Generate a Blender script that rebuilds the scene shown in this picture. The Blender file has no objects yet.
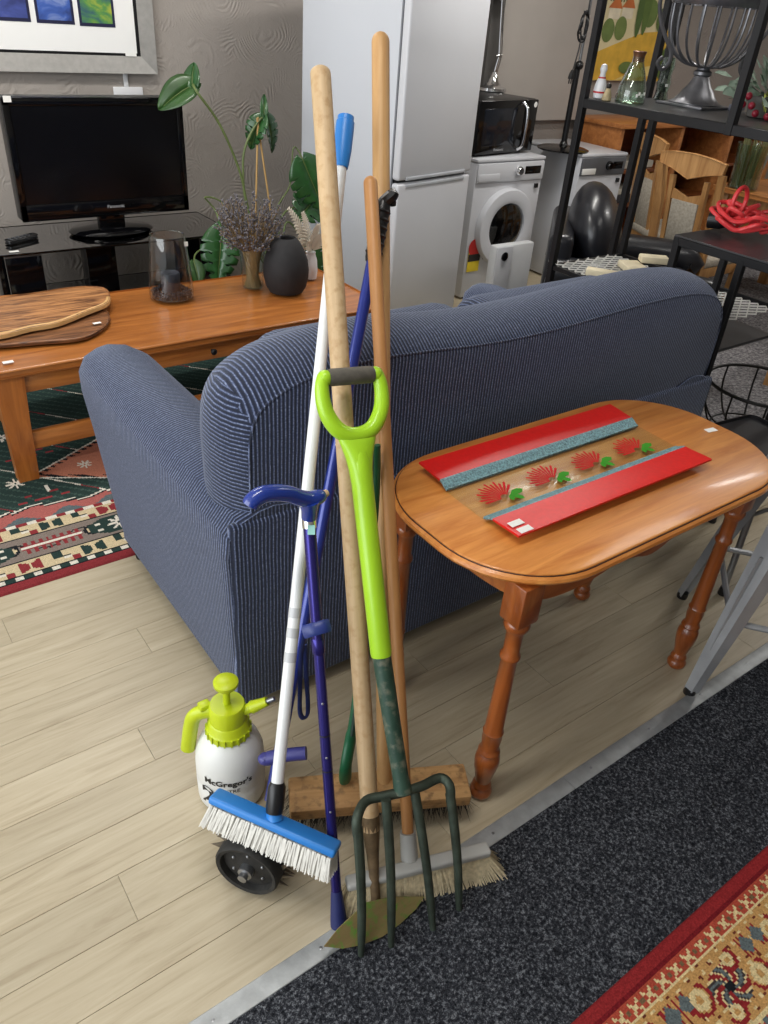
import bpy, bmesh, math, random
from mathutils import Vector, Matrix
from math import sin, cos, pi, radians, hypot, atan2, sqrt
random.seed(7)
S = bpy.context.scene
COL = S.collection

# ------------------------------------------------------------------ camera
H_CAM = 1.6
FPX = 769.5
_p, _r, _y = radians(33.577), radians(-4.85), radians(51.607)
_F = Vector((cos(_p)*cos(_y), cos(_p)*sin(_y), -sin(_p)))
_rt = Vector((sin(_y), -cos(_y), 0))
_dn = _F.cross(_rt)
CAM_R = _rt*cos(_r) + _dn*sin(_r)
CAM_D = -_rt*sin(_r) + _dn*cos(_r)
cam_data = bpy.data.cameras.new('camera')
cam = bpy.data.objects.new('camera', cam_data)
COL.objects.link(cam)
cam_data.sensor_fit = 'VERTICAL'
cam_data.sensor_height = 36.0
cam_data.sensor_width = 27.0
cam_data.lens = FPX/1024*36
cam_data.clip_start = 0.05
m = Matrix((CAM_R, -CAM_D, -_F)).transposed().to_4x4()
m.translation = Vector((0, 0, H_CAM))
cam.matrix_world = m
S.camera = cam

# ------------------------------------------------------------------ light
S.view_settings.view_transform = 'Standard'
S.view_settings.look = 'None'
S.view_settings.gamma = 1.0
S.view_settings.use_curve_mapping = False
S.view_settings.exposure = 0.22
world = bpy.data.worlds.new('world')
S.world = world
world.use_nodes = True
bg = world.node_tree.nodes['Background']
bg.inputs[0].default_value = (0.93, 0.96, 1.0, 1)
bg.inputs[1].default_value = 0.62

def area(name, loc, rot, sx, sy, power, col):
    l = bpy.data.lights.new(name, 'AREA')
    l.shape = 'RECTANGLE'; l.size = sx; l.size_y = sy
    l.energy = power; l.color = col
    o = bpy.data.objects.new(name, l)
    COL.objects.link(o)
    o.location = loc; o.rotation_euler = rot
    return o
# daylight of the shop front on the left
area('shopfront_daylight', (-2.9, 1.4, 1.5), (0, radians(-90), 0), 2.2, 4.5, 110, (0.93, 0.97, 1.0))
# two rows of ceiling tubes
TUBES = [(0.2, 0.9), (0.9, 3.2), (3.2, 0.9), (3.4, 2.9), (6.0, 1.6)]
for i, (tx, ty) in enumerate(TUBES):
    area('ceiling_tube_light', (tx, ty, 2.60), (0, 0, 0), 1.2, 0.16, [15, 24, 8, 24, 26][i], (1.0, 0.97, 0.92))

# ------------------------------------------------------------------ pixels to places (distance always from a plane the thing touches)
def ray(px, py):
    return CAM_R*((px-384)/FPX) + CAM_D*((py-512)/FPX) + _F
CO = Vector((0, 0, H_CAM))
def Zp(px, py, z=0.0):
    d = ray(px, py); return CO + d*((z-H_CAM)/d.z)
def Yp(px, py, y):
    d = ray(px, py); return CO + d*(y/d.y)
def Xp(px, py, x):
    d = ray(px, py); return CO + d*(x/d.x)
def lean(base, top, yc=1.235, zc=1.0, zb=0.0):
    """rod whose foot stands at height zb under pixel base, whose top shows at pixel top and which leans on the sofa back (y=yc at z=zc)"""
    B = Zp(base[0], base[1], zb)
    lo, hi = B.y+0.02, 3.0
    for _ in range(50):
        mid = (lo+hi)/2
        T = Yp(top[0], top[1], mid)
        y_at = B.y + (T.y-B.y)*(zc-B.z)/(T.z-B.z) if T.z > B.z+0.01 else 99
        if y_at > yc: hi = mid
        else: lo = mid
    return B, Yp(top[0], top[1], (lo+hi)/2)

# ------------------------------------------------------------------ materials
MATS = {}
def nt(name):
    m = bpy.data.materials.new(name); m.use_nodes = True
    t = m.node_tree; b = t.nodes['Principled BSDF']
    return m, t, b
def N(t, kind, **kw):
    n = t.nodes.new(kind)
    for k, v in kw.items():
        if k.startswith('_'): setattr(n, k[1:], v)
        else:
            key = k.replace('__', ' ')
            n.inputs[key].default_value = v
    return n
def ramp(t, stops, interp='LINEAR'):
    r = t.nodes.new('ShaderNodeValToRGB'); r.color_ramp.interpolation = interp
    e = r.color_ramp.elements
    while len(e) < len(stops): e.new(0.5)
    for i, (p, c) in enumerate(stops):
        e[i].position = p; e[i].color = (*c, 1)
    return r
def srgb(r, g, b):
    f = lambda v: (v/255/12.92) if v/255 <= 0.04045 else ((v/255+0.055)/1.055)**2.4
    return (f(r), f(g), f(b))
def mat(name, col, rough=0.5, metal=0.0, var=0.12, vs=8.0, bump=0.0, bs=60.0, spec=0.5, coat=0.0, sheen=0.0):
    """plain procedural material: colour mottled by noise, optional fine relief"""
    if name in MATS: return MATS[name]
    m, t, b = nt(name)
    tc = N(t, 'ShaderNodeTexCoord')
    no = N(t, 'ShaderNodeTexNoise', Scale=vs, Detail=4.0)
    t.links.new(tc.outputs['Object'], no.inputs['Vector'])
    lo = tuple(c*(1-var) for c in col); hi = tuple(min(1, c*(1+var)) for c in col)
    r = ramp(t, [(0.3, lo), (0.7, hi)])
    t.links.new(no.outputs['Fac'], r.inputs['Fac'])
    t.links.new(r.outputs['Color'], b.inputs['Base Color'])
    b.inputs['Roughness'].default_value = rough
    b.inputs['Metallic'].default_value = metal
    b.inputs['Specular IOR Level'].default_value = spec
    b.inputs['Coat Weight'].default_value = coat
    b.inputs['Coat Roughness'].default_value = 0.1
    if sheen:
        b.inputs['Sheen Weight'].default_value = sheen
        b.inputs['Sheen Roughness'].default_value = 0.4
    if bump:
        n2 = N(t, 'ShaderNodeTexNoise', Scale=bs, Detail=3.0)
        t.links.new(tc.outputs['Object'], n2.inputs['Vector'])
        bp = N(t, 'ShaderNodeBump', Strength=bump, Distance=0.004)
        t.links.new(n2.outputs['Fac'], bp.inputs['Height'])
        t.links.new(bp.outputs['Normal'], b.inputs['Normal'])
    MATS[name] = m
    return m
def wood(name, dark, light, axis='X', scale=1.0, rough=0.35, coat=0.0, contrast=(0.3, 0.7), specks=None):
    """grain stretched along one object axis"""
    if name in MATS: return MATS[name]
    m, t, b = nt(name)
    tc = N(t, 'ShaderNodeTexCoord'); mp = N(t, 'ShaderNodeMapping')
    sc = {'X': (1.2, 14, 14), 'Y': (14, 1.2, 14), 'Z': (14, 14, 1.2)}[axis]
    mp.inputs['Scale'].default_value = tuple(v*scale for v in sc)
    t.links.new(tc.outputs['Object'], mp.inputs['Vector'])
    no = N(t, 'ShaderNodeTexNoise', Scale=2.2, Detail=7.0, Roughness=0.62, Distortion=0.6)
    t.links.new(mp.outputs['Vector'], no.inputs['Vector'])
    r = ramp(t, [(contrast[0], dark), (contrast[1], light)])
    t.links.new(no.outputs['Fac'], r.inputs['Fac'])
    out = r.outputs['Color']
    if specks:
        n2 = N(t, 'ShaderNodeTexNoise', Scale=60.0, Detail=4.0)
        t.links.new(tc.outputs['Object'], n2.inputs['Vector'])
        r2 = ramp(t, [(0.5, (0, 0, 0)), (0.68, (1, 1, 1))])
        t.links.new(n2.outputs['Fac'], r2.inputs['Fac'])
        mx = N(t, 'ShaderNodeMix', _data_type='RGBA')
        t.links.new(r2.outputs['Color'], mx.inputs['Factor'])
        t.links.new(out, mx.inputs['A']); mx.inputs['B'].default_value = (*specks, 1)
        out = mx.outputs['Result']
    t.links.new(out, b.inputs['Base Color'])
    b.inputs['Roughness'].default_value = rough
    b.inputs['Coat Weight'].default_value = coat
    b.inputs['Coat Roughness'].default_value = 0.12
    bp = N(t, 'ShaderNodeBump', Strength=0.08, Distance=0.002)
    t.links.new(no.outputs['Fac'], bp.inputs['Height'])
    t.links.new(bp.outputs['Normal'], b.inputs['Normal'])
    MATS[name] = m
    return m
def glass(name, tint=(1, 1, 1), refl=1.0, rough=0.0, ior=1.45):
    """thin clear glass: fresnel reflection over a tinted see-through"""
    if name in MATS: return MATS[name]
    m, t, b = nt(name)
    t.nodes.remove(b)
    out = [n for n in t.nodes if n.type == 'OUTPUT_MATERIAL'][0]
    lw = N(t, 'ShaderNodeLayerWeight'); lw.inputs['Blend'].default_value = 0.5
    pw = N(t, 'ShaderNodeMath', _operation='POWER'); pw.inputs[1].default_value = 4.0
    t.links.new(lw.outputs['Facing'], pw.inputs[0])
    mu = N(t, 'ShaderNodeMath', _operation='MULTIPLY_ADD'); mu.inputs[1].default_value = 0.85*refl; mu.inputs[2].default_value = 0.045*refl; mu.use_clamp = True
    t.links.new(pw.outputs[0], mu.inputs[0])
    tr = N(t, 'ShaderNodeBsdfTransparent'); tr.inputs['Color'].default_value = (*tint, 1)
    gl = N(t, 'ShaderNodeBsdfGlossy'); gl.inputs['Roughness'].default_value = rough
    mx = N(t, 'ShaderNodeMixShader')
    t.links.new(mu.outputs[0], mx.inputs[0]); t.links.new(tr.outputs[0], mx.inputs[1]); t.links.new(gl.outputs[0], mx.inputs[2])
    t.links.new(mx.outputs[0], out.inputs['Surface'])
    MATS[name] = m
    return m
def corduroy(name, axis, period=0.0096):
    """navy upholstery with thin pale ribs across one axis"""
    m, t, b = nt(name)
    tc = N(t, 'ShaderNodeTexCoord'); sp = N(t, 'ShaderNodeSeparateXYZ')
    t.links.new(tc.outputs['Object'], sp.inputs[0])
    nz = N(t, 'ShaderNodeTexNoise', Scale=9.0, Detail=2.0)
    t.links.new(tc.outputs['Object'], nz.inputs['Vector'])
    ad = N(t, 'ShaderNodeMath', _operation='MULTIPLY_ADD'); ad.inputs[1].default_value = 0.006
    t.links.new(nz.outputs['Fac'], ad.inputs[0]); t.links.new(sp.outputs[axis], ad.inputs[2])
    mu = N(t, 'ShaderNodeMath', _operation='MULTIPLY'); mu.inputs[1].default_value = 2*pi/period
    t.links.new(ad.outputs[0], mu.inputs[0])
    sn = N(t, 'ShaderNodeMath', _operation='SINE'); t.links.new(mu.outputs[0], sn.inputs[0])
    n2 = N(t, 'ShaderNodeTexNoise', Scale=260.0, Detail=3.0)
    t.links.new(tc.outputs['Object'], n2.inputs['Vector'])
    a2 = N(t, 'ShaderNodeMath', _operation='MULTIPLY_ADD'); a2.inputs[1].default_value = 1.5; a2.inputs[2].default_value = -0.75
    t.links.new(n2.outputs['Fac'], a2.inputs[0])
    a3 = N(t, 'ShaderNodeMath', _operation='ADD'); t.links.new(sn.outputs[0], a3.inputs[0]); t.links.new(a2.outputs[0], a3.inputs[1])
    a4 = N(t, 'ShaderNodeMapRange'); a4.inputs['From Min'].default_value = -1.2; a4.inputs['From Max'].default_value = 1.25
    t.links.new(a3.outputs[0], a4.inputs['Value'])
    r = ramp(t, [(0.0, srgb(22, 26, 40)), (0.62, srgb(36, 43, 66)), (0.86, srgb(88, 99, 130)), (1.0, srgb(136, 147, 175))])
    t.links.new(a4.outputs[0], r.inputs['Fac'])
    t.links.new(r.outputs['Color'], b.inputs['Base Color'])
    b.inputs['Roughness'].default_value = 0.85
    b.inputs['Sheen Weight'].default_value = 0.35
    b.inputs['Sheen Roughness'].default_value = 0.5
    b.inputs['Sheen Tint'].default_value = (0.75, 0.83, 1, 1)
    b.inputs['Specular IOR Level'].default_value = 0.2
    bp = N(t, 'ShaderNodeBump', Strength=0.55, Distance=0.003)
    t.links.new(a4.outputs[0], bp.inputs['Height']); t.links.new(bp.outputs['Normal'], b.inputs['Normal'])
    MATS[name] = m
    return m
def attr_mat(name, rough=0.95, fuzz=320.0):
    """woven pile: colour of each knot from the mesh, fuzzed by noise"""
    m, t, b = nt(name)
    at = N(t, 'ShaderNodeAttribute', _attribute_name='Col')
    tc = N(t, 'ShaderNodeTexCoord')
    no = N(t, 'ShaderNodeTexNoise', Scale=fuzz, Detail=3.0)
    t.links.new(tc.outputs['Object'], no.inputs['Vector'])
    r = ramp(t, [(0.25, (0.55, 0.55, 0.55)), (0.75, (1.25, 1.25, 1.25))])
    t.links.new(no.outputs['Fac'], r.inputs['Fac'])
    mx = N(t, 'ShaderNodeMix', _data_type='RGBA', _blend_type='MULTIPLY'); mx.inputs['Factor'].default_value = 1
    t.links.new(at.outputs['Color'], mx.inputs['A']); t.links.new(r.outputs['Color'], mx.inputs['B'])
    t.links.new(mx.outputs['Result'], b.inputs['Base Color'])
    b.inputs['Roughness'].default_value = rough
    b.inputs['Specular IOR Level'].default_value = 0.1
    bp = N(t, 'ShaderNodeBump', Strength=0.5, Distance=0.003)
    t.links.new(no.outputs['Fac'], bp.inputs['Height']); t.links.new(bp.outputs['Normal'], b.inputs['Normal'])
    MATS[name] = m
    return m

# ------------------------------------------------------------------ geometry
class MB:
    """collects shapes and links them as ONE mesh object"""
    def __init__(self): self.v = []; self.f = []; self.mi = []; self.cur = 0
    def add(self, vs, fs):
        o = len(self.v); self.v += [Vector(q) for q in vs]
        self.f += [tuple(i+o for i in f) for f in fs]; self.mi += [self.cur]*len(fs)
        return self
    def box(self, c, s, bev=0.0, seg=2, M=None):
        bm = bmesh.new(); bmesh.ops.create_cube(bm, size=1)
        for q in bm.verts: q.co = Vector((q.co.x*s[0], q.co.y*s[1], q.co.z*s[2]))
        if bev > 0:
            bmesh.ops.bevel(bm, geom=bm.edges[:], offset=min(bev, min(s)*0.49), segments=seg, profile=0.5, affect='EDGES')
        bm.verts.index_update()
        vs = [(M @ q.co if M else q.co) + Vector(c) for q in bm.verts]
        fs = [tuple(q.index for q in f.verts) for f in bm.faces]
        bm.free(); return self.add(vs, fs)
    def bb(self, a, b, bev=0.0, seg=2):
        c = [(a[i]+b[i])/2 for i in range(3)]; s = [abs(b[i]-a[i]) for i in range(3)]
        return self.box(c, s, bev, seg)
    def rings(self, rs, cap=True, closed=True):
        n = len(rs[0]); vs = [q for r in rs for q in r]; fs = []
        for i in range(len(rs)-1):
            for j in range(n if closed else n-1):
                k = (j+1) % n
                fs.append((i*n+j, i*n+k, (i+1)*n+k, (i+1)*n+j))
        if cap and closed:
            fs.append(tuple(range(n-1, -1, -1))); fs.append(tuple((len(rs)-1)*n+j for j in range(n)))
        return self.add(vs, fs)
    def tube(self, pts, r, n=10, cap=True, flat=1.0, up=None, closed=False):
        pts = [Vector(q) for q in pts]; L = len(pts)
        rr = r if isinstance(r, (list, tuple)) else [r]*L
        rs = []; prev = None
        for i, q in enumerate(pts):
            if closed: d = pts[(i+1) % L]-pts[i-1]
            else: d = (pts[min(i+1, L-1)]-pts[max(i-1, 0)])
            d = d.normalized() if d.length > 1e-9 else Vector((0, 0, 1))
            if prev is None:
                u = Vector(up) if up else (Vector((0, 0, 1)) if abs(d.z) < 0.9 else Vector((1, 0, 0)))
            else: u = prev
            u = (u-d*u.dot(d)).normalized(); w = d.cross(u); prev = u
            rs.append([q+u*(cos(2*pi*k/n)*rr[i])+w*(sin(2*pi*k/n)*rr[i]*flat) for k in range(n)])
        if closed: rs.append(rs[0]); return self.rings(rs, cap=False)
        return self.rings(rs, cap)
    def rod(self, a, b, r, r2=None, n=12): return self.tube([a, b], [r, r if r2 is None else r2], n)
    def round_rod(self, a, b, r, r2=None, n=14, dome=1.0):
        """rod with a domed far end"""
        a = Vector(a); b = Vector(b); d = (b-a).normalized(); r2 = r if r2 is None else r2
        pts = [a]; rr = [r]
        for k in range(6):
            t = k/5*pi/2; pts.append(b-d*(r2*dome*(1-sin(t)))); rr.append(max(r2*cos(t), r2*0.06))
        return self.tube(pts, rr, n)
    def lathe(self, prof, n=24, M=None, cap=True):
        rs = []
        for r, z in prof:
            rs.append([(M @ Vector((cos(2*pi*k/n)*r, sin(2*pi*k/n)*r, z))) if M else Vector((cos(2*pi*k/n)*r, sin(2*pi*k/n)*r, z)) for k in range(n)])
        return self.rings(rs, cap)
    def prism(self, outl, z0, z1, bev=0.0, seg=3, M=None):
        """outline (x,y) extruded in z, edges rounded inwards by bev"""
        n = len(outl); pts = [Vector((q[0], q[1], 0)) for q in outl]
        ar = sum(pts[i].x*pts[(i+1) % n].y-pts[(i+1) % n].x*pts[i].y for i in range(n))
        if ar < 0: pts.reverse()
        nor = []
        for i in range(n):
            e1 = (pts[i]-pts[i-1]).normalized(); e2 = (pts[(i+1) % n]-pts[i]).normalized()
            q = Vector((e1.y+e2.y, -(e1.x+e2.x), 0)); q = q.normalized() if q.length > 1e-6 else Vector((e1.y, -e1.x, 0)); nor.append(q)
        lv = []
        if bev > 0:
            for k in range(seg+1):
                t = k/seg*pi/2; lv.append((z0+bev*(1-sin(t)), bev*(1-cos(t))))
            for k in range(seg, -1, -1):
                t = k/seg*pi/2; lv.append((z1-bev*(1-sin(t)), bev*(1-cos(t))))
        else: lv = [(z0, 0), (z1, 0)]
        rs = []
        for z, ins in lv:
            rs.append([Vector((pts[i].x-nor[i].x*ins, pts[i].y-nor[i].y*ins, z)) for i in range(n)])
        if M: rs = [[M @ q for q in r] for r in rs]
        return self.rings(rs)
    def ball(self, c, r, n=14, mrings=9, sc=(1, 1, 1), M=None):
        rs = []
        for i in range(mrings+1):
            t = -pi/2+pi*i/mrings; rad = max(cos(t), 0.02)
            rs.append([Vector((cos(2*pi*k/n)*rad*r*sc[0], sin(2*pi*k/n)*rad*r*sc[1], sin(t)*r*sc[2])) for k in range(n)])
        rs = [[(M @ q if M else q)+Vector(c) for q in ring] for ring in rs]
        return self.rings(rs)
    def grid(self, fn, nu, nv):
        vs = [fn(i/nu, j/nv) for j in range(nv+1) for i in range(nu+1)]
        fs = [(j*(nu+1)+i, j*(nu+1)+i+1, (j+1)*(nu+1)+i+1, (j+1)*(nu+1)+i) for j in range(nv) for i in range(nu)]
        return self.add(vs, fs)
    def build(self, name, mats, parent=None, smooth=40, world=False, pick=None, kind=None, label=None):
        off = Vector((0, 0, 0))
        if world and parent is not None:
            q = parent
            while q.parent: q = q.parent
            off = q.location
        me = bpy.data.meshes.new(name)
        me.from_pydata([tuple(q-off) for q in self.v], [], self.f)
        bm = bmesh.new(); bm.from_mesh(me); bmesh.ops.recalc_face_normals(bm, faces=bm.faces[:]); bm.to_mesh(me); bm.free()
        mats = mats if isinstance(mats, (list, tuple)) else [mats]
        for q in mats: me.materials.append(q)
        if pick:
            for p in me.polygons: p.material_index = pick(p.normal, p.center)
        elif len(mats) > 1:
            for p, k in zip(me.polygons, self.mi): p.material_index = k
        if smooth:
            for p in me.polygons: p.use_smooth = True
            me.set_sharp_from_angle(angle=radians(smooth))
        o = bpy.data.objects.new(name, me); COL.objects.link(o)
        if parent is not None: o.parent = parent
        if kind: o['kind'] = kind
        if label: o['label'] = label
        return o
def tag(o, label, cat, group=None, kind=None):
    o['label'] = label; o['category'] = cat
    if group: o['group'] = group
    if kind: o['kind'] = kind
    return o
def thing(name, label, cat, loc=(0, 0, 0), rz=0.0, group=None):
    o = bpy.data.objects.new(name, None); COL.objects.link(o)
    o.empty_display_size = 0.05
    o.location = loc; o.rotation_euler = (0, 0, rz)
    return tag(o, label, cat, group)
def struct(o): o['kind'] = 'structure'; return o
def share(name, src, parent, loc=(0, 0, 0), rot=(0, 0, 0), sc=(1, 1, 1)):
    c = bpy.data.objects.new(name, src.data); COL.objects.link(c); c.parent = parent
    c.location = loc; c.rotation_euler = rot; c.scale = sc
    return c
def frame(axis, up=(0, 0, 1), org=(0, 0, 0)):
    """matrix whose Z runs along axis"""
    z = Vector(axis).normalized(); u = Vector(up); x = (u-z*u.dot(z))
    x = x.normalized() if x.length > 1e-6 else Vector((1, 0, 0)); y = z.cross(x)
    m = Matrix((x, y, z)).transposed().to_4x4(); m.translation = Vector(org); return m
def rrect(x0, x1, y0, y1, r, n=6):
    out = []
    for cx, cy, a0 in ((x1-r, y1-r, 0), (x0+r, y1-r, 90), (x0+r, y0+r, 180), (x1-r, y0+r, 270)):
        for k in range(n+1):
            a = radians(a0+90*k/n); out.append((cx+r*cos(a), cy+r*sin(a)))
    return out
def crom(pts, sub=6, closed=False):
    """smooth curve through points"""
    pts = [Vector(q) for q in pts]; n = len(pts); out = []
    rng = range(n if closed else n-1)
    for i in rng:
        if closed: a, b, c, d = pts[i-1], pts[i], pts[(i+1) % n], pts[(i+2) % n]
        else: a, b, c, d = pts[max(i-1, 0)], pts[i], pts[i+1], pts[min(i+2, n-1)]
        for k in range(sub):
            t = k/sub
            out.append(0.5*((2*b)+(c-a)*t+(2*a-5*b+4*c-d)*t*t+(3*b-a-3*c+d)*t**3))
    if not closed: out.append(pts[-1])
    return out
def text_mesh(body, size, depth=0.0, bold=0.0):
    cu = bpy.data.curves.new('lettering', 'FONT'); cu.body = body; cu.size = size
    cu.align_x = 'CENTER'; cu.align_y = 'CENTER'; cu.extrude = depth; cu.offset = bold; cu.resolution_u = 2
    o = bpy.data.objects.new('lettering', cu); COL.objects.link(o)
    bpy.context.view_layer.update()
    dg = bpy.context.evaluated_depsgraph_get()
    me = bpy.data.meshes.new_from_object(o.evaluated_get(dg))
    vs = [q.co.copy() for q in me.vertices]; fs = [tuple(p.vertices) for p in me.polygons]
    bpy.data.objects.remove(o); bpy.data.curves.remove(cu); bpy.data.meshes.remove(me)
    return vs, fs
def tagcard(name, parent, c, ux, uy, w, h, t=0.0012, m=None):
    """small paper price label lying in the plane ux,uy"""
    ux = Vector(ux).normalized(); uy = Vector(uy).normalized(); nz = ux.cross(uy)
    M = Matrix((ux, uy, nz)).transposed()
    b = MB().box(c, (w, h, t), M=M)
    return b.build(name, m or MATS['paper'], parent, smooth=0, world=True)

# common materials
mat('paper', srgb(238, 238, 234), 0.7, var=0.02)
mat('black_plastic', srgb(20, 20, 22), 0.35, var=0.1)
mat('black_gloss', srgb(8, 8, 10), 0.08, var=0.05)
mat('black_metal', srgb(22, 22, 25), 0.45, 0.3, var=0.15)
mat('chrome', (0.75, 0.75, 0.76), 0.12, 1.0, var=0.03)
mat('steel', srgb(150, 152, 155), 0.35, 0.9, var=0.1)
mat('white_enamel', srgb(206, 208, 213), 0.28, var=0.015, vs=2)
mat('white_plastic', srgb(222, 223, 226), 0.35, var=0.02)
glass('clear_glass', (0.94, 0.97, 0.96), 1.0)
# ================================================================== SETTING
WALL_Y = 4.32
# vinyl planks, every board its own object
def plank_mat():
    m, t, b = nt('pale_oak_vinyl')
    tc = N(t, 'ShaderNodeTexCoord'); oi = N(t, 'ShaderNodeObjectInfo')
    ad = N(t, 'ShaderNodeVectorMath', _operation='MULTIPLY_ADD')
    cx = N(t, 'ShaderNodeCombineXYZ')
    for k in range(3): t.links.new(oi.outputs['Random'], cx.inputs[k])
    t.links.new(cx.outputs[0], ad.inputs[0]); ad.inputs[1].default_value = (37, 53, 0); t.links.new(tc.outputs['Object'], ad.inputs[2])
    mp = N(t, 'ShaderNodeMapping'); mp.inputs['Scale'].default_value = (1.6, 22, 1)
    t.links.new(ad.outputs[0], mp.inputs['Vector'])
    no = N(t, 'ShaderNodeTexNoise', Scale=2.0, Detail=8.0, Roughness=0.65, Distortion=0.8)
    t.links.new(mp.outputs[0], no.inputs['Vector'])
    r = ramp(t, [(0.22, srgb(156, 140, 113)), (0.45, srgb(184, 170, 143)), (0.75, srgb(200, 188, 162))])
    t.links.new(no.outputs['Fac'], r.inputs['Fac'])
    hv = N(t, 'ShaderNodeHueSaturation')
    mr = N(t, 'ShaderNodeMapRange'); mr.inputs['To Min'].default_value = 0.90; mr.inputs['To Max'].default_value = 1.05
    t.links.new(oi.outputs['Random'], mr.inputs['Value']); t.links.new(mr.outputs[0], hv.inputs['Value'])
    t.links.new(r.outputs['Color'], hv.inputs['Color'])
    # dark scuffs
    n3 = N(t, 'ShaderNodeTexNoise', Scale=1.0, Detail=6.0, Roughness=0.7); mp3 = N(t, 'ShaderNodeMapping'); mp3.inputs['Scale'].default_value = (6, 40, 1)
    t.links.new(ad.outputs[0], mp3.inputs['Vector']); t.links.new(mp3.outputs[0], n3.inputs['Vector'])
    r3 = ramp(t, [(0.70, (1, 1, 1)), (0.80, (0.6, 0.56, 0.5))]); t.links.new(n3.outputs['Fac'], r3.inputs['Fac'])
    mx = N(t, 'ShaderNodeMix', _data_type='RGBA', _blend_type='MULTIPLY'); mx.inputs['Factor'].default_value = 1
    t.links.new(hv.outputs[0], mx.inputs['A']); t.links.new(r3.outputs['Color'], mx.inputs['B'])
    t.links.new(mx.outputs['Result'], b.inputs['Base Color'])
    b.inputs['Roughness'].default_value = 0.42
    bp = N(t, 'ShaderNodeBump', Strength=0.12, Distance=0.001)
    t.links.new(no.outputs['Fac'], bp.inputs['Height']); t.links.new(bp.outputs[0], b.inputs['Normal'])
    return m
PLM = plank_mat()
floor = struct(MB().bb((-3, -3, -0.12), (8, WALL_Y+0.1, -0.004)).build('floor', mat('floor_joint', srgb(150, 137, 115), 0.8), smooth=0))
PW, PLN = 0.1195, 1.22
master = None
y0 = 0.676
row = 0
while y0 < WALL_Y-0.02:
    xs = -1.9 + ((row*0.37) % 1.0)*PLN + (0.30 if row == 0 else 0)
    if row == 2: xs = 0.1765 - 3*PLN
    while xs < 5.0:
        if xs+PLN > -1.0:
            if master is None:
                master = MB().bb((0.0004, 0.0004, -0.0045), (PLN-0.0004, PW-0.0004, 0.0), 0.0005, 1).build('plank', PLM, floor, smooth=0)
                master.location = (xs, y0, 0)
            else:
                share('plank', master, floor, (xs, y0, 0))
        xs += PLN
    y0 += PW; row += 1

def carpet_mat(name, dark, mid, light, scale=330.0):
    m, t, b = nt(name)
    tc = N(t, 'ShaderNodeTexCoord')
    n1 = N(t, 'ShaderNodeTexNoise', Scale=scale, Detail=4.0, Roughness=0.75)
    t.links.new(tc.outputs['Object'], n1.inputs['Vector'])
    r = ramp(t, [(0.36, dark), (0.52, mid), (0.70, light)])
    t.links.new(n1.outputs['Fac'], r.inputs['Fac']); t.links.new(r.outputs[0], b.inputs['Base Color'])
    b.inputs['Roughness'].default_value = 1.0; b.inputs['Specular IOR Level'].default_value = 0.05
    bp = N(t, 'ShaderNodeBump', Strength=1.0, Distance=0.006)
    t.links.new(n1.outputs['Fac'], bp.inputs['Height']); t.links.new(bp.outputs[0], b.inputs['Normal'])
    return m
CARPET = carpet_mat('charcoal_carpet', srgb(20, 21, 25), srgb(58, 60, 66), srgb(150, 154, 160), 170.0)
cp = struct(MB().bb((-3, -3, -0.004), (8, 0.643, 0.003)).build('floor_carpet', CARPET, smooth=0))
cp2 = struct(MB().bb((3.25, 0.676, -0.0035), (8, 3.35, 0.0045)).build('floor_carpet', carpet_mat('grey_carpet', srgb(74, 72, 76), srgb(126, 124, 126), srgb(176, 174, 174), 60.0), smooth=0))
# aluminium joint strip, laid in lengths with screws
tr = struct(bpy.data.objects.new('trim_1', None)); COL.objects.link(tr)
ALU = mat('aluminium_strip', srgb(166, 169, 170), 0.45, 0.35, var=0.14, vs=30, bump=0.15, bs=90)
edges = [-2.0, 0.14, 1.185, 2.23, 3.25, 5.0]
for i in range(5):
    a, b_ = edges[i]+0.001, edges[i+1]-0.001
    def prof(x): return [(x, 0.637, 0.0), (x, 0.640, 0.0045), (x, 0.652, 0.0062), (x, 0.668, 0.0062), (x, 0.680, 0.0045), (x, 0.683, 0.0)]
    st = MB().rings([prof(a), prof(b_)]).build('strip', ALU, tr, smooth=30)
    k = a+0.08
    while k < b_-0.05:
        if -0.5 < k < 2.6:
            MB().lathe([(0.0038, 0.0055), (0.0038, 0.0068), (0.002, 0.0072)], 10, Matrix.Translation((k, 0.660, 0))).build('screw', MATS['steel'], st)
        k += 0.235

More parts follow.
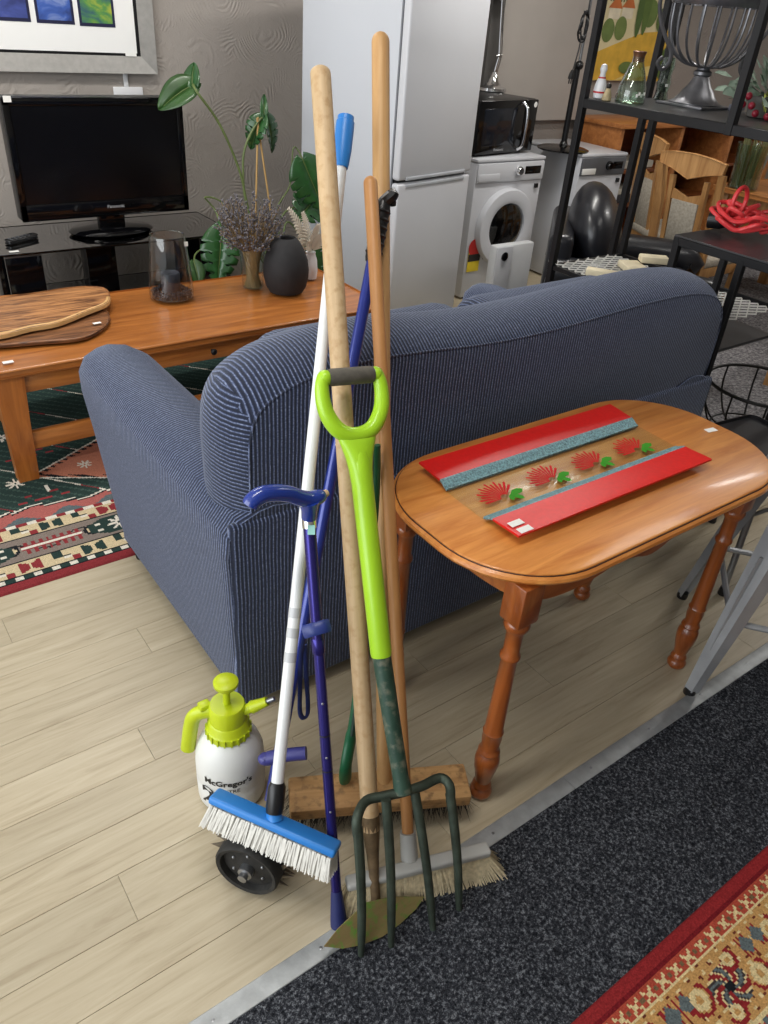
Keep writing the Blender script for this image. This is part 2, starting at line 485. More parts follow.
def plaster():
    m, t, b = nt('grey_swirl_plaster')
    tc = N(t, 'ShaderNodeTexCoord')
    n1 = N(t, 'ShaderNodeTexNoise', Scale=2.6, Detail=2.0, Distortion=1.2); t.links.new(tc.outputs['Object'], n1.inputs['Vector'])
    vm = N(t, 'ShaderNodeVectorMath', _operation='MULTIPLY_ADD'); vm.inputs[1].default_value = (0.13, 0.13, 0.13)
    t.links.new(n1.outputs['Color'], vm.inputs[0]); t.links.new(tc.outputs['Object'], vm.inputs[2])
    vo = N(t, 'ShaderNodeTexVoronoi', Scale=3.6); t.links.new(vm.outputs[0], vo.inputs['Vector'])
    mu = N(t, 'ShaderNodeMath', _operation='MULTIPLY'); mu.inputs[1].default_value = 105.0; t.links.new(vo.outputs['Distance'], mu.inputs[0])
    sn = N(t, 'ShaderNodeMath', _operation='SINE'); t.links.new(mu.outputs[0], sn.inputs[0])
    n2 = N(t, 'ShaderNodeTexNoise', Scale=7.0, Detail=8.0, Roughness=0.7); t.links.new(tc.outputs['Object'], n2.inputs['Vector'])
    r2 = ramp(t, [(0.46, (0, 0, 0)), (0.60, (1, 1, 1))]); t.links.new(n2.outputs['Fac'], r2.inputs['Fac'])
    m1 = N(t, 'ShaderNodeMath', _operation='MULTIPLY'); t.links.new(sn.outputs[0], m1.inputs[0]); t.links.new(r2.outputs[0], m1.inputs[1])
    m2 = N(t, 'ShaderNodeMath', _operation='MULTIPLY_ADD'); m2.inputs[1].default_value = 0.30; t.links.new(m1.outputs[0], m2.inputs[0]); t.links.new(n2.outputs['Fac'], m2.inputs[2])
    bp = N(t, 'ShaderNodeBump', Strength=0.55, Distance=0.008); t.links.new(m2.outputs[0], bp.inputs['Height'])
    t.links.new(bp.outputs[0], b.inputs['Normal'])
    n4 = N(t, 'ShaderNodeTexNoise', Scale=1.3, Detail=3.0); t.links.new(tc.outputs['Object'], n4.inputs['Vector'])
    r = ramp(t, [(0.3, srgb(150, 143, 137)), (0.7, srgb(166, 159, 152))]); t.links.new(n4.outputs['Fac'], r.inputs['Fac'])
    t.links.new(r.outputs[0], b.inputs['Base Color'])
    b.inputs['Roughness'].default_value = 0.55
    return m
PLASTER = plaster()
struct(MB().bb((-3, WALL_Y, -0.1), (8, WALL_Y+0.12, 2.75)).build('wall_back', PLASTER, smooth=0))
struct(MB().bb((8, -3, -0.1), (8.12, WALL_Y+0.12, 2.75)).build('wall_right', mat('pale_wall_paint', srgb(176, 170, 163), 0.7, var=0.04), smooth=0))
struct(MB().bb((-3, -3.1, -0.1), (8, -3.0, 2.75)).build('wall_front_blocker', mat('pale_wall_paint', srgb(176, 170, 163)), smooth=0))  # unseen wall behind the camera, added to keep light off the sofa back
struct(MB().bb((-3, -3, 2.72), (8, WALL_Y+0.12, 2.8)).build('ceiling', mat('ceiling_paint', srgb(225, 224, 220), 0.8, var=0.03), smooth=0))
# strip lights above (out of frame), the lamps of the room
def emit(name, col, k):
    m, t, b = nt(name); b.inputs['Emission Color'].default_value = (*col, 1); b.inputs['Emission Strength'].default_value = k
    b.inputs['Base Color'].default_value = (0.9, 0.9, 0.9, 1); MATS[name] = m; return m
TUBE_M = emit('tube_glow', (1, 0.97, 0.92), 4.0)
for i, (tx, ty) in enumerate(TUBES):
    c = thing('ceiling_light', 'white fluorescent batten fixed to the ceiling, %s' % ['above the broom tools', 'above the coffee table', 'above the metal stool', 'above the leather armchair', 'at the far end of the shop'][i], 'ceiling light', (tx, ty, 2.72), group='ceiling battens')
    MB().bb((-0.62, -0.09, -0.045), (0.62, 0.09, -0.001), 0.008).build('housing', MATS['white_enamel'], c)
    for s_ in (-0.045, 0.045):
        MB().rod((-0.6, s_, -0.062), (0.6, s_, -0.062), 0.013).build('tube', TUBE_M, c)

# ------------------------------------------------------------------ woven rugs: one coloured knot per cell
def rug(name, label, x0, x1, y0, y1, step, fn, z=0.009, zb=0.0006):
    nx = int((x1-x0)/step); ny = int((y1-y0)/step)
    vs = []; cols = []
    for j in range(ny+1):
        for i in range(nx+1):
            x = x0+(x1-x0)*i/nx; y = y0+(y1-y0)*j/ny
            ed = 0 < i < nx and 0 < j < ny
            vs.append((x, y, z if ed else zb))
    fs = [(j*(nx+1)+i, j*(nx+1)+i+1, (j+1)*(nx+1)+i+1, (j+1)*(nx+1)+i) for j in range(ny) for i in range(nx)]
    me = bpy.data.meshes.new(name); me.from_pydata(vs, [], fs)
    at = me.color_attributes.new('Col', 'FLOAT_COLOR', 'CORNER')
    buf = []
    for j in range(ny):
        for i in range(nx):
            c = fn(x0+(x1-x0)*(i+0.5)/nx, y0+(y1-y0)*(j+0.5)/ny)
            buf += [c[0], c[1], c[2], 1.0]*4
    at.data.foreach_set('color', buf)
    me.materials.append(attr_mat(name+'_pile'))
    o = bpy.data.objects.new(name, me); COL.objects.link(o)
    return tag(o, label, 'rug')
G_DK, G_MD = srgb(44, 62, 58), srgb(64, 84, 78)
R_DK, CREAM, MAUVE, PEACH, WHT, INK = srgb(138, 52, 56), srgb(206, 188, 152), srgb(132, 120, 112), srgb(190, 122, 98), srgb(222, 216, 202), srgb(32, 34, 38)
PINK = srgb(170, 98, 92)
def flower(u, v, r, n=8):
    d = hypot(u, v); a = atan2(v, u)
    return d < r*(0.62+0.38*cos(n*a)) and d > r*0.16
def green_rug(x, y):
    v = y-2.092; u = x
    if v < 0.038: return R_DK
    if v < 0.044: return INK
    if v < 0.064: return (WHT if (int(math.floor(u/0.028)) % 2) else G_DK)
    if v < 0.069: return INK
    def stepped(v0, h, ph):
        w = 0.20; q = ((u+ph) % w); k = q/w; hh = (v-v0)/h
        if 0.08 < k < 0.22 and hh > 0.5: return G_DK
        if 0.22 < k < 0.34 and 0.25 < hh < 0.6: return INK if hh > 0.5 else WHT
        if 0.34 < k < 0.46 and hh < 0.4: return R_DK
        du = abs(q-0.72*w); dv = abs(v-v0-h/2)
        if du < 0.036 and dv < h*0.42 and dv < 0.012+du*0.6 and du > 0.004: return R_DK if (int((u+ph)/w) % 2) else G_DK
        return CREAM
    if v < 0.135: return stepped(0.069, 0.066, 0.03)
    if v < 0.140: return INK
    if v < 0.270:
        w = 0.46; q = ((u+0.05) % w)-w/2; vv = v-0.205
        if abs(q) < 0.105 and abs(vv) < 0.052 and abs(q)/0.105+abs(vv)/0.052 < 1.45:
            if flower(q, vv, 0.045): return WHT
            if abs(abs(q)-0.072) < 0.008 and abs(abs(vv)-0.02) < 0.006: return WHT
            return G_DK
        q2 = ((u+0.05+w/2) % w)-w/2
        if abs(q2) < 0.10:
            leaf = abs(vv) < 0.034 and (int((q2+1)/0.012) % 2 == 0)
            if abs(vv) < 0.004: return WHT
            if abs(vv) < 0.014 or leaf: return R_DK
        if abs(hypot(abs(q2)-0.135, vv)-0.026) < 0.005: return INK
        if hypot(abs(q2)-0.135, vv) < 0.02: return CREAM
        if abs(vv-0.03*sin(u*28)) < 0.004: return INK
        return MAUVE
    if v < 0.275: return INK
    if v < 0.335: return stepped(0.275, 0.060, 0.11)
    if v < 0.352: return WHT if (int(math.floor(u/0.033)) % 2) else R_DK
    # field: pink stepped ridge, then green
    vv = v-0.352
    ridge = 0.055+0.035*abs(((u/0.20) % 2)-1)+0.016*((u*9) % 1)
    if vv < ridge-0.012: return PINK if vv > 0.02+0.02*sin(u*40) else srgb(92, 104, 108)
    if vv < ridge-0.004: return INK
    if vv < ridge+0.004: return WHT
    # peach lozenge corner
    cx, cy = 0.86, 2.74
    k = abs(x-cx)/0.40+abs(y-cy)/0.22
    if k < 1.0:
        if k > 0.90: return INK if (int((x+y)/0.022) % 2) else PEACH
        if flower(x-0.66, y-2.74, 0.03): return WHT
        if abs(hypot(x-0.80, y-2.70)-0.05) < 0.006 and y > 2.69: return INK
        return PEACH
    if k < 1.04: return WHT
    for fx, fy in ((0.40, 2.72), (0.28, 2.90), (0.18, 2.62), (0.44, 3.1), (1.3, 2.95), (1.5, 2.7)):
        if flower(x-fx, y-fy, 0.038): return WHT
    for sx_, sy_ in ((0.46, 2.59), (0.22, 2.78), (0.5, 2.92), (1.25, 2.62)):
        a, b_ = x-sx_, y-sy_
        if abs(b_-0.02*(1 if int(a/0.03) % 2 else -1)) < 0.006 and abs(a) < 0.09: return R_DK
        if abs(a-0.03) < 0.004 and 0.02 < b_ < 0.07: return WHT
    if abs((x+y*0.9) % 0.31-0.15) < 0.004: return WHT if (int(x/0.05) % 3) else R_DK
    return G_DK if (int(x/0.01)+int(y/0.01)) % 5 else G_MD
rug('patterned_rug', 'dark green and cream patterned rug with a maroon edge under the coffee table', -0.62, 1.86, 2.092, 3.56, 0.0062, green_rug, 0.007)
B_RED, B_GLD, B_CRM, B_BLU, B_BRN = srgb(146, 44, 46), srgb(198, 152, 94), srgb(224, 202, 152), srgb(100, 110, 112), srgb(112, 54, 40)
CORAL = srgb(178, 78, 60)
def red_rug(x, y):
    v = 0.278-y; u = x
    if v < 0.034: return B_RED if v < 0.026 else srgb(118, 30, 36)
    if v < 0.040: return CORAL
    if v < 0.066:
        q = (u % 0.042)-0.021; vv = v-0.053
        if abs(abs(q)*0.8-abs(vv)) < 0.0035 and abs(q) < 0.013: return B_CRM
        if abs(abs(q)-0.021) < 0.005 and abs(vv) < 0.006: return srgb(120, 96, 70)
        return CORAL
    if v < 0.072: return B_CRM
    if v < 0.200:
        w = 0.25; q = ((u+0.03) % w)-w/2; vv = v-0.136
        for (cx, cy, rr) in ((-0.075, -0.02, 0.028), (0.075, 0.02, 0.028), (-0.03, 0.035, 0.02), (0.04, -0.035, 0.02)):
            d = hypot(q-cx, vv-cy)
            if abs(d-rr) < 0.004 and (q-cx)*0.6+(vv-cy) > -rr*0.5: return B_RED
            if d < rr*0.72: return B_CRM if d > rr*0.3 else B_GLD
        d = hypot(q/1.25, vv)
        if d < 0.040:
            a = atan2(vv, q); s_ = sin(5*a+d*160)
            if d < 0.010: return INK
            return (B_RED if s_ > 0.45 else B_CRM if s_ > -0.2 else srgb(70, 60, 60) if s_ > -0.7 else B_BLU)
        q2 = abs(q)-0.105
        if abs(q2) < 0.018 and abs(vv+0.03) < 0.022:
            return B_BLU if abs(q2)+abs(vv+0.03) < 0.02 else B_RED if (int(u*300) % 2) else B_GLD
        if sin(u*120+v*90)*sin(v*210-u*60) > 0.72: return B_CRM
        if sin(u*150-v*70)*sin(v*170+u*40) > 0.80: return B_BRN
        return B_GLD
    if v < 0.206: return B_CRM
    if v < 0.236:
        q = (u % 0.05)-0.025; vv = v-0.221
        if abs(abs(q)*0.7-abs(vv)) < 0.0035 and abs(q) < 0.016: return B_CRM
        if abs(abs(q)-0.025) < 0.005: return B_BLU
        return CORAL
    if v < 0.241: return B_CRM
    w = 0.30; q = ((u-0.02) % w)-w/2; vv = ((v-0.241) % 0.22)-0.11
    k = hypot(q/0.12, vv/0.10)
    if k < 1:
        if k > 0.86: return B_CRM
        s_ = sin(q*140)*sin(vv*150)
        return B_BLU if s_ > 0.25 else INK if s_ < -0.55 else B_CRM
    s_ = sin(q*110+vv*40)*sin(vv*130)
    return B_GLD if s_ > 0.55 else B_BRN if s_ < -0.6 else CORAL
rug('border_rug', 'red and gold oriental rug with floral border lying on charcoal carpet', 0.12, 2.15, -0.42, 0.278, 0.0044, red_rug, 0.011, 0.0036)
# ================================================================== SOFA
CX, CY, CZ = corduroy('corduroy_x', 'X'), corduroy('corduroy_y', 'Y'), corduroy('corduroy_z', 'Z')
def cord_pick(nm, c):
    a = (abs(nm.x), abs(nm.y), abs(nm.z))
    return 0
SX0, SX1 = 0.575, 2.395
sofa = thing('sofa', 'navy blue ribbed fabric two-seater sofa seen from behind', 'sofa', (1.48, 1.75, 0))
# frame body
b = MB().bb((SX0+0.02, 1.285, 0.05), (SX1-0.02, 2.13, 0.40), 0.02, 3)
b.build('body', [CX, CY], sofa, world=True, pick=lambda n, c: 1 if abs(n.x) > 0.7 else 0)
# rear panel under the back
MB().bb((SX0+0.012, 1.272, 0.045), (SX1-0.012, 1.30, 0.617), 0.012, 3).build('rear_panel', CX, sofa, world=True)
# back: outline seen from behind, lofted through its thickness
half = [(0.604, 0.585), (0.602, 0.70), (0.602, 0.78), (0.612, 0.85), (0.640, 0.902), (0.69, 0.938), (0.76, 0.963), (0.86, 0.977), (0.98, 0.980), (1.12, 0.972), (1.27, 0.960),
        (1.40, 0.955), (1.56, 0.957), (1.72, 0.965), (1.90, 0.974), (2.06, 0.976), (2.18, 0.968), (2.275, 0.943), (2.340, 0.90), (2.376, 0.84), (2.388, 0.76), (2.388, 0.68), (2.382, 0.585)]
ol = crom([Vector((x, 0, z)) for x, z in half], 4)
cen = Vector((1.485, 0, 0.62))
def back_ring(y, ins, dz=0.0):
    out = []
    n = len(ol)
    for i, q in enumerate(ol):
        e = (ol[min(i+1, n-1)]-ol[max(i-1, 0)]).normalized()
        nr = Vector((-e.z, 0, e.x))       # outward for left->right over the top
        p = q-nr*ins; out.append(Vector((p.x, y, max(p.z, 0.57)+dz)))
    return out
rs = [back_ring(1.285, 0.052), back_ring(1.290, 0.042), back_ring(1.300, 0.034), back_ring(1.325, 0.017), back_ring(1.355, 0.006), back_ring(1.39, 0.0), back_ring(1.43, 0.002), back_ring(1.475, 0.016), back_ring(1.51, 0.045), back_ring(1.525, 0.09)]
MB().rings(rs).build('backrest', [CX, CZ], sofa, world=True, smooth=60, pick=lambda n, c: 1 if abs(n.x) > 0.72 else 0)
# piping along the rear seam
pip = [Vector((q.x, 1.289, q.z)) for q in back_ring(1.289, 0.044)]
MB().tube(pip, 0.0035, 6).build('piping', CX, sofa, world=True)
# loose back cushions in front of the backrest (seat side)
for a, c in ((0.83, 1.475), (1.495, 2.14)):
    MB().bb((a, 1.47, 0.44), (c, 1.68, 0.90), 0.07, 4).build('back_cushion', CX, sofa, world=True)
    MB().bb((a, 1.50, 0.36), (c, 2.19, 0.475), 0.04, 4).build('seat_cushion', CX, sofa, world=True)
# arms: padded profile swept from rear to front, front leaning forward
def arm(x0, x1, name='arm'):
    w = x1-x0
    pr = []
    for x, z in ((x0+0.025, 0.055), (x0+0.012, 0.12), (x0+0.008, 0.26), (x0+0.004, 0.42), (x0, 0.53), (x0+0.006, 0.585), (x0+0.035, 0.622), (x0+0.085, 0.640), (x0+w*0.5, 0.645), (x1-0.07, 0.636), (x1-0.022, 0.610), (x1-0.004, 0.565), (x1, 0.50), (x1-0.004, 0.30), (x1-0.01, 0.055)):
        pr.append((x, z))
    xm = (x0+x1)/2; zm = 0.35
    def ring(yb, k):
        out = []
        for x, z in pr:
            sh = 0.245*max(0, (z-0.05)/0.60)**1.1*((yb-1.28)/0.83)
            X_ = xm+(x-xm)*(1-k*0.35); Z_ = z if z < 0.06 else (z-(k*0.05 if z > 0.45 else 0))
            out.append(Vector((X_, yb+sh, Z_)))
        return out
    sts = [(1.279, 0.12), (1.287, 0.04), (1.305, 0.0)]+[(1.32+0.06*i, 0.0) for i in range(12)]+[(2.03, 0.0), (2.07, 0.03), (2.10, 0.12), (2.118, 0.30), (2.122, 0.5)]
    return MB().rings([ring(y, k) for y, k in sts]).build(name, [CY, CX], sofa, world=True, smooth=60, pick=lambda n, c: 1 if abs(n.y) > 0.75 else 0)
arm(SX0, SX0+0.245); arm(SX1-0.245, SX1)
BLK = MATS['black_plastic']
for x in (SX0+0.06, SX1-0.06):
    for y in (1.35, 2.065):
        MB().lathe([(0.020, 0.0), (0.024, 0.01), (0.032, 0.085)], 4 if y > 2 else 12, Matrix.Translation((x, y, 0))).build('foot', BLK, sofa, world=True)

# ================================================================== COFFEE TABLE
OR_X = wood('honey_wood_x', srgb(138, 78, 32), srgb(190, 120, 58), 'X', 1.0, 0.3, 0.35)
OR_Y = wood('honey_wood_y', srgb(140, 76, 28), srgb(194, 118, 52), 'Y', 1.0, 0.3, 0.4)
OR_Z = wood('honey_wood_z', srgb(140, 76, 28), srgb(194, 118, 52), 'Z', 1.0, 0.3, 0.4)
ct = thing('coffee_table', 'long honey-coloured wooden coffee table with a drawer and low side rails', 'coffee table', (1.2, 3.0, 0))
CT0, CT1, CTY0, CTY1, CTZ = 0.40, 2.06, 2.685, 3.345, 0.462
MB().prism(rrect(CT0, CT1, CTY0, CTY1, 0.012, 3), CTZ-0.034, CTZ, 0.007, 3).build('tabletop', OR_X, ct, world=True)
for x in (CT0+0.05, CT1-0.05):
    for y in (CTY0+0.055, CTY1-0.055):
        def leg(z, w, d): return [(x-w, y-d, z), (x+w, y-d, z), (x+w, y+d, z), (x-w, y+d, z)]
        MB().rings([leg(0.0078, 0.036, 0.026), leg(0.25, 0.042, 0.032), leg(CTZ-0.034, 0.050, 0.040)]).build('leg', OR_Z, ct, world=True, smooth=20)
MB().bb((CT0+0.09, CTY0+0.03, CTZ-0.105), (0.86, CTY0+0.05, CTZ-0.034), 0.003).build('apron', OR_X, ct, world=True)
MB().bb((1.62, CTY0+0.03, CTZ-0.105), (CT1-0.09, CTY0+0.05, CTZ-0.034), 0.003).build('apron', OR_X, ct, world=True)
MB().bb((CT0+0.09, CTY1-0.05, CTZ-0.105), (CT1-0.09, CTY1-0.03, CTZ-0.034), 0.003).build('apron', OR_X, ct, world=True)
for x in (CT0+0.04, CT1-0.06):
    MB().bb((x, CTY0+0.09, CTZ-0.105), (x+0.02, CTY1-0.09, CTZ-0.034), 0.003).build('apron', OR_Y, ct, world=True)
    MB().bb((x, CTY0+0.08, 0.125), (x+0.022, CTY1-0.08, 0.20), 0.004).build('stretcher', OR_Y, ct, world=True)
MB().bb((CT0+0.085, CTY0+0.035, 0.128), (CT1-0.085, CTY0+0.062, 0.198), 0.004).build('stretcher', OR_X, ct, world=True)
MB().bb((CT0+0.085, CTY1-0.062, 0.128), (CT1-0.085, CTY1-0.035, 0.198), 0.004).build('stretcher', OR_X, ct, world=True)
dr = MB().bb((0.868, CTY0+0.026, CTZ-0.108), (1.612, CTY0+0.30, CTZ-0.038), 0.004).build('drawer', OR_X, ct, world=True)
kx = Yp(213, 351, CTY0+0.012)
MB().lathe([(0.004, 0.0), (0.004, 0.012), (0.011, 0.018), (0.013, 0.026), (0.008, 0.031)], 14, frame((0, -1, 0), (0, 0, 1), (kx.x, CTY0+0.026, CTZ-0.068))).build('knob', MATS['black_metal'], dr, world=True)

# ================================================================== SIDE TABLE
T_TOP = wood('table_top_wood', srgb(186, 108, 42), srgb(224, 152, 76), 'X', 1.3, 0.38, 0.15)
T_LEG = wood('turned_leg_wood', srgb(122, 60, 22), srgb(172, 94, 42), 'Z', 1.0, 0.28, 0.4)
T_APR = wood('apron_wood', srgb(140, 72, 26), srgb(186, 110, 48), 'X', 1.0, 0.3, 0.4)
TZ = 0.70
st = thing('side_table', 'orange wooden side table with rounded ends and four turned legs', 'table', (1.37, 0.95, 0))
tx0, tx1, ty0, ty1 = 0.872, 1.905, 0.692, 1.228
out = rrect(tx0, tx1, ty0, ty1, 0.225, 14)
# moulded edge: stepped profile
cxm, cym = (tx0+tx1)/2, (ty0+ty1)/2
def inset(o, d):
    n = len(o); res = []
    for i in range(n):
        a = Vector((*o[i-1], 0)); q = Vector((*o[i], 0)); c = Vector((*o[(i+1) % n], 0))
        e = ((q-a).normalized()+(c-q).normalized()).normalized(); nr = Vector((e.y, -e.x, 0))
        res.append((q.x-nr.x*d, q.y-nr.y*d))
    return res
lev = [(0.030, TZ-0.030), (0.014, TZ-0.030), (0.010, TZ-0.026), (0.003, TZ-0.022), (0.0, TZ-0.016), (0.002, TZ-0.010), (0.008, TZ-0.0065), (0.010, TZ-0.0055), (0.0105, TZ-0.0025), (0.0145, TZ)]
rs = [[Vector((x, y, z)) for x, y in inset(out, d)] for d, z in lev]
tt = MB().rings(rs).build('tabletop', T_TOP, st, world=True, smooth=35)
DKL = mat('dark_groove', srgb(70, 34, 14), 0.5)
gl = [Vector((x, y, TZ-0.0055)) for x, y in inset(out, 0.0095)]
MB().tube(gl, 0.0016, 6, closed=True).build('edge_groove', DKL, tt, world=True)
# wavy aprons
def apron(a, b, nrm, waves):
    a = Vector(a); b = Vector(b); n = 40; rs = []
    nr = Vector(nrm)*0.009
    for i in range(n+1):
        t = i/n; q = a.lerp(b, t)
        lo = TZ-0.075-0.020*abs(sin(pi*t*waves))**0.7 if waves else TZ-0.085
        if waves and 0.42 < t < 0.58: lo -= 0.012*cos((t-0.5)/0.08*pi/2)
        rs.append([q-nr+Vector((0, 0, lo)), q+nr+Vector((0, 0, lo)), q+nr+Vector((0, 0, TZ-0.030)), q-nr+Vector((0, 0, TZ-0.030))])
    return MB().rings(rs).build('apron', T_APR, st, world=True, smooth=30)
LG = [(0.976, 0.762), (1.778, 0.778), (1.772, 1.150), (0.985, 1.150)]
apron((1.00, 0.748, 0), (1.755, 0.760, 0), (0, 1, 0), 3)
apron((1.01, 1.165, 0), (1.75, 1.165, 0), (0, 1, 0), 3)
apron((0.965, 0.79, 0), (0.970, 1.13, 0), (1, 0, 0), 1)
apron((1.79, 0.80, 0), (1.785, 1.13, 0), (1, 0, 0), 1)
legp = [(0.006, 0.0), (0.020, 0.0015), (0.0265, 0.010), (0.0275, 0.020), (0.022, 0.030), (0.017, 0.034), (0.0235, 0.040), (0.0215, 0.047), (0.018, 0.054),
        (0.0215, 0.075), (0.0275, 0.105), (0.0300, 0.128), (0.0285, 0.145), (0.022, 0.156), (0.0265, 0.163), (0.0235, 0.171), (0.020, 0.178), (0.0235, 0.205), (0.0225, 0.225), (0.0245, 0.230), (0.0215, 0.236),
        (0.0205, 0.30), (0.0190, 0.38), (0.0175, 0.455), (0.0225, 0.463), (0.0225, 0.470), (0.0175, 0.478), (0.0185, 0.535), (0.0255, 0.545), (0.0285, 0.555), (0.0270, 0.563), (0.0215, 0.570)]
for i, (x, y) in enumerate(LG):
    b = MB().lathe(legp, 20, Matrix.Translation((x, y, 0)))
    b.bb((x-0.029, y-0.029, 0.568), (x+0.029, y+0.029, TZ-0.030), 0.005, 2)
    b.build('leg', T_LEG, st, world=True, smooth=35)
tagcard('price_sticker', st, Zp(711, 430, TZ+0.0012), (1, -0.15, 0), (0.15, 1, 0), 0.034, 0.018)

# ================================================================== GLASS PLATTER
PZ = TZ+0.026
q00, q10, q11, q01 = Zp(519, 536, PZ), Zp(712, 459, PZ), Zp(610, 404, PZ), Zp(419, 462, PZ)   # front-left, front-right, back-right, back-left
pl = thing('glass_platter', 'rectangular red and clear glass platter with four red flowers on the table', 'platter', ((q00+q11)/2).to_tuple()[:2]+(TZ,))
RED = mat('red_glass', srgb(214, 30, 26), 0.35, var=0.06, vs=90, spec=0.3)
def pq(s_, t_, z):
    a = q00.lerp(q10, s_); c = q01.lerp(q11, s_); r = a.lerp(c, t_); r.z = z; return r
def slab(s0, s1, t0, t1, z0, z1, zt=0.005):
    """slab between two rows; z0 at t0, z1 at t1"""
    n = 10; vs = []; b = MB()
    lo = []; hi = []
    rs = []
    for k in range(n+1):
        t = t0+(t1-t0)*k/n; e = k/n; z = z0+(z1-z0)*(3*e*e-2*e**3)
        rs.append([pq(s0, t, z), pq(s1, t, z), pq(s1, t, z-zt), pq(s0, t, z-zt)])
    return b.rings(rs)
f1, f2 = 0.285, 0.715     # inner edges of the red flanges
zi = TZ+0.0085
GL = glass('platter_glass', (0.92, 0.97, 0.97), 0.10, 0.35)
slab(0, 1, 0.0, f1-0.05, PZ, PZ-0.004).build('flange', RED, pl, world=True)
slab(0, 1, f2+0.05, 1.0, PZ-0.004, PZ).build('flange', RED, pl, world=True)
BLUE_G = mat('blue_glitter_glass', srgb(112, 152, 160), 0.35, var=0.6, vs=220, bump=0.5, bs=200)
slab(0.0, 1, f1-0.05, f1+0.03, PZ-0.004, zi+0.002).build('glitter_band', BLUE_G, pl, world=True)
slab(0.0, 1, f2-0.03, f2+0.05, zi+0.002, PZ-0.004).build('glitter_band', BLUE_G, pl, world=True)
slab(0.0, 1, f1+0.03, f2-0.03, zi, zi).build('centre_pane', GL, pl, world=True)
RIB = mat('red_petal_glass', srgb(200, 26, 30), 0.6, spec=0.15); GRN = mat('green_leaf_glass', srgb(58, 146, 34), 0.6, spec=0.15)
# each flower: a fan of red strokes and three green leaves, heads towards the upper left
for fx, fy in ((494, 491), (542, 474), (586, 459), (627, 445)):
    c = Zp(fx, fy, zi+0.002); ux = (q10-q00).normalized(); uy = Vector((-ux.y, ux.x, 0))
    root = c+ux*0.006-uy*0.032
    b = MB()
    for k in range(13):
        a = radians(40+k*11.5); d = ux*cos(a)+uy*sin(a); L = 0.064 if k % 2 else 0.056
        s_ = Vector((-d.y, d.x, 0))
        b.add([root+d*0.012-s_*0.0012, root+d*0.012+s_*0.0012, root+d*L+s_*0.0032, root+d*L-s_*0.0032], [(0, 1, 2, 3)])
        b.add([root+d*(L*0.62)-s_*0.0036+Vector((0, 0, 0.0004)), root+d*(L*0.62)+s_*0.0036+Vector((0, 0, 0.0004)), root+d*(L+0.006)+Vector((0, 0, 0.0004))], [(0, 1, 2)])
    b.build('flower_head', RIB, pl, world=True, smooth=0)
    b = MB()
    for a, L in ((5, 0.040), (-60, 0.034), (-120, 0.026)):
        d = ux*cos(radians(a))+uy*sin(radians(a)); s_ = Vector((-d.y, d.x, 0)); r0 = root+ux*0.018+uy*0.004
        pts = [r0, r0+d*L*0.35+s_*L*0.24, r0+d*L*0.75+s_*L*0.22, r0+d*L, r0+d*L*0.75-s_*L*0.22, r0+d*L*0.35-s_*L*0.24]
        b.add([p+Vector((0, 0, 0.0008)) for p in pts], [(0, 1, 2, 3, 4, 5)])
    b.build('leaf', GRN, pl, world=True, smooth=0)
uxp, uyp = (q10-q00).normalized(), (q01-q00).normalized()
for px, py in ((517, 525), (526, 531)):
    tagcard('price_label', pl, Zp(px-1, py-2, PZ+0.0010), uxp, uyp, 0.034, 0.017)
# ================================================================== ON AND ROUND THE COFFEE TABLE
TBL = CTZ
# two live-edge boards
BW = [wood('acacia_board_a', srgb(86, 50, 28), srgb(190, 134, 84), 'X', 2.2, 0.45, 0.1, (0.35, 0.62)), wood('acacia_board_b', srgb(70, 40, 24), srgb(150, 100, 62), 'X', 2.0, 0.45, 0.1, (0.35, 0.65))]
SAP = wood('pale_sapwood', srgb(196, 150, 92), srgb(226, 188, 132), 'X', 1.5, 0.45)
def board(name, label, pts, z0, th, tilt, m):
    w = [Zp(px, py, z0+th) for px, py in pts]; c = sum(w, Vector())/len(w)
    t = thing(name, label, 'chopping board', (c.x, c.y, z0), group='live-edge boards on the coffee table')
    ol_ = crom([Vector((q.x-c.x, q.y-c.y, 0)) for q in w], 4, closed=True)
    M = Matrix.Rotation(tilt, 4, 'X')
    MB().prism([(q.x, q.y) for q in ol_], 0, th, 0.005, 3, M).build('slab', m, t)
    return t, c, ol_
bd, c0, _o = board('live_edge_board', 'rounded dark wooden board lying underneath the longer live-edge board', [(-60, 338), (-20, 345), (40, 341), (82, 337), (104, 326), (110, 316), (104, 309), (80, 307), (30, 312), (-40, 322)], TBL+0.001, 0.016, 0, BW[1])
tagcard('price_label', bd, Zp(97, 323, TBL+0.0185), (1, 0.1, 0), (-0.1, 1, 0), 0.030, 0.016)
bd2, c1, o2 = board('live_edge_board', 'long live-edge wooden board with pale edges on top of the rounded one', [(-90, 330), (-40, 336), (0, 334), (30, 327), (58, 322), (88, 311), (108, 303), (109, 293), (98, 289), (70, 290), (30, 296), (-10, 300), (-80, 310)], TBL+0.019, 0.020, radians(2.5), BW[0])
bd2.location.z = TBL+0.026
edge = [q for q in o2 if q.y < 0.03]
b = MB(); M = Matrix.Rotation(radians(2.5), 4, 'X')
for i in range(len(o2)):
    q, r = o2[i], o2[(i+1) % len(o2)]
    if q.y < 0.02 and r.y < 0.02 and (q-r).length < 0.2:
        b.rings([[M @ Vector((p.x*1.003, p.y*1.003, 0.003)), M @ Vector((p.x*1.005, p.y*1.006, 0.011)), M @ Vector((p.x*0.999, p.y*0.998, 0.0185)), M @ Vector((p.x*0.95, p.y*0.90, 0.0204)), M @ Vector((p.x*0.95, p.y*0.90, 0.004))] for p in (q, r)])
b.build('bark_edge', SAP, bd2)
tagcard('price_sticker', ct, Zp(8, 362, TBL+0.0009), (1, 0, 0), (0, 1, 0), 0.035, 0.02)

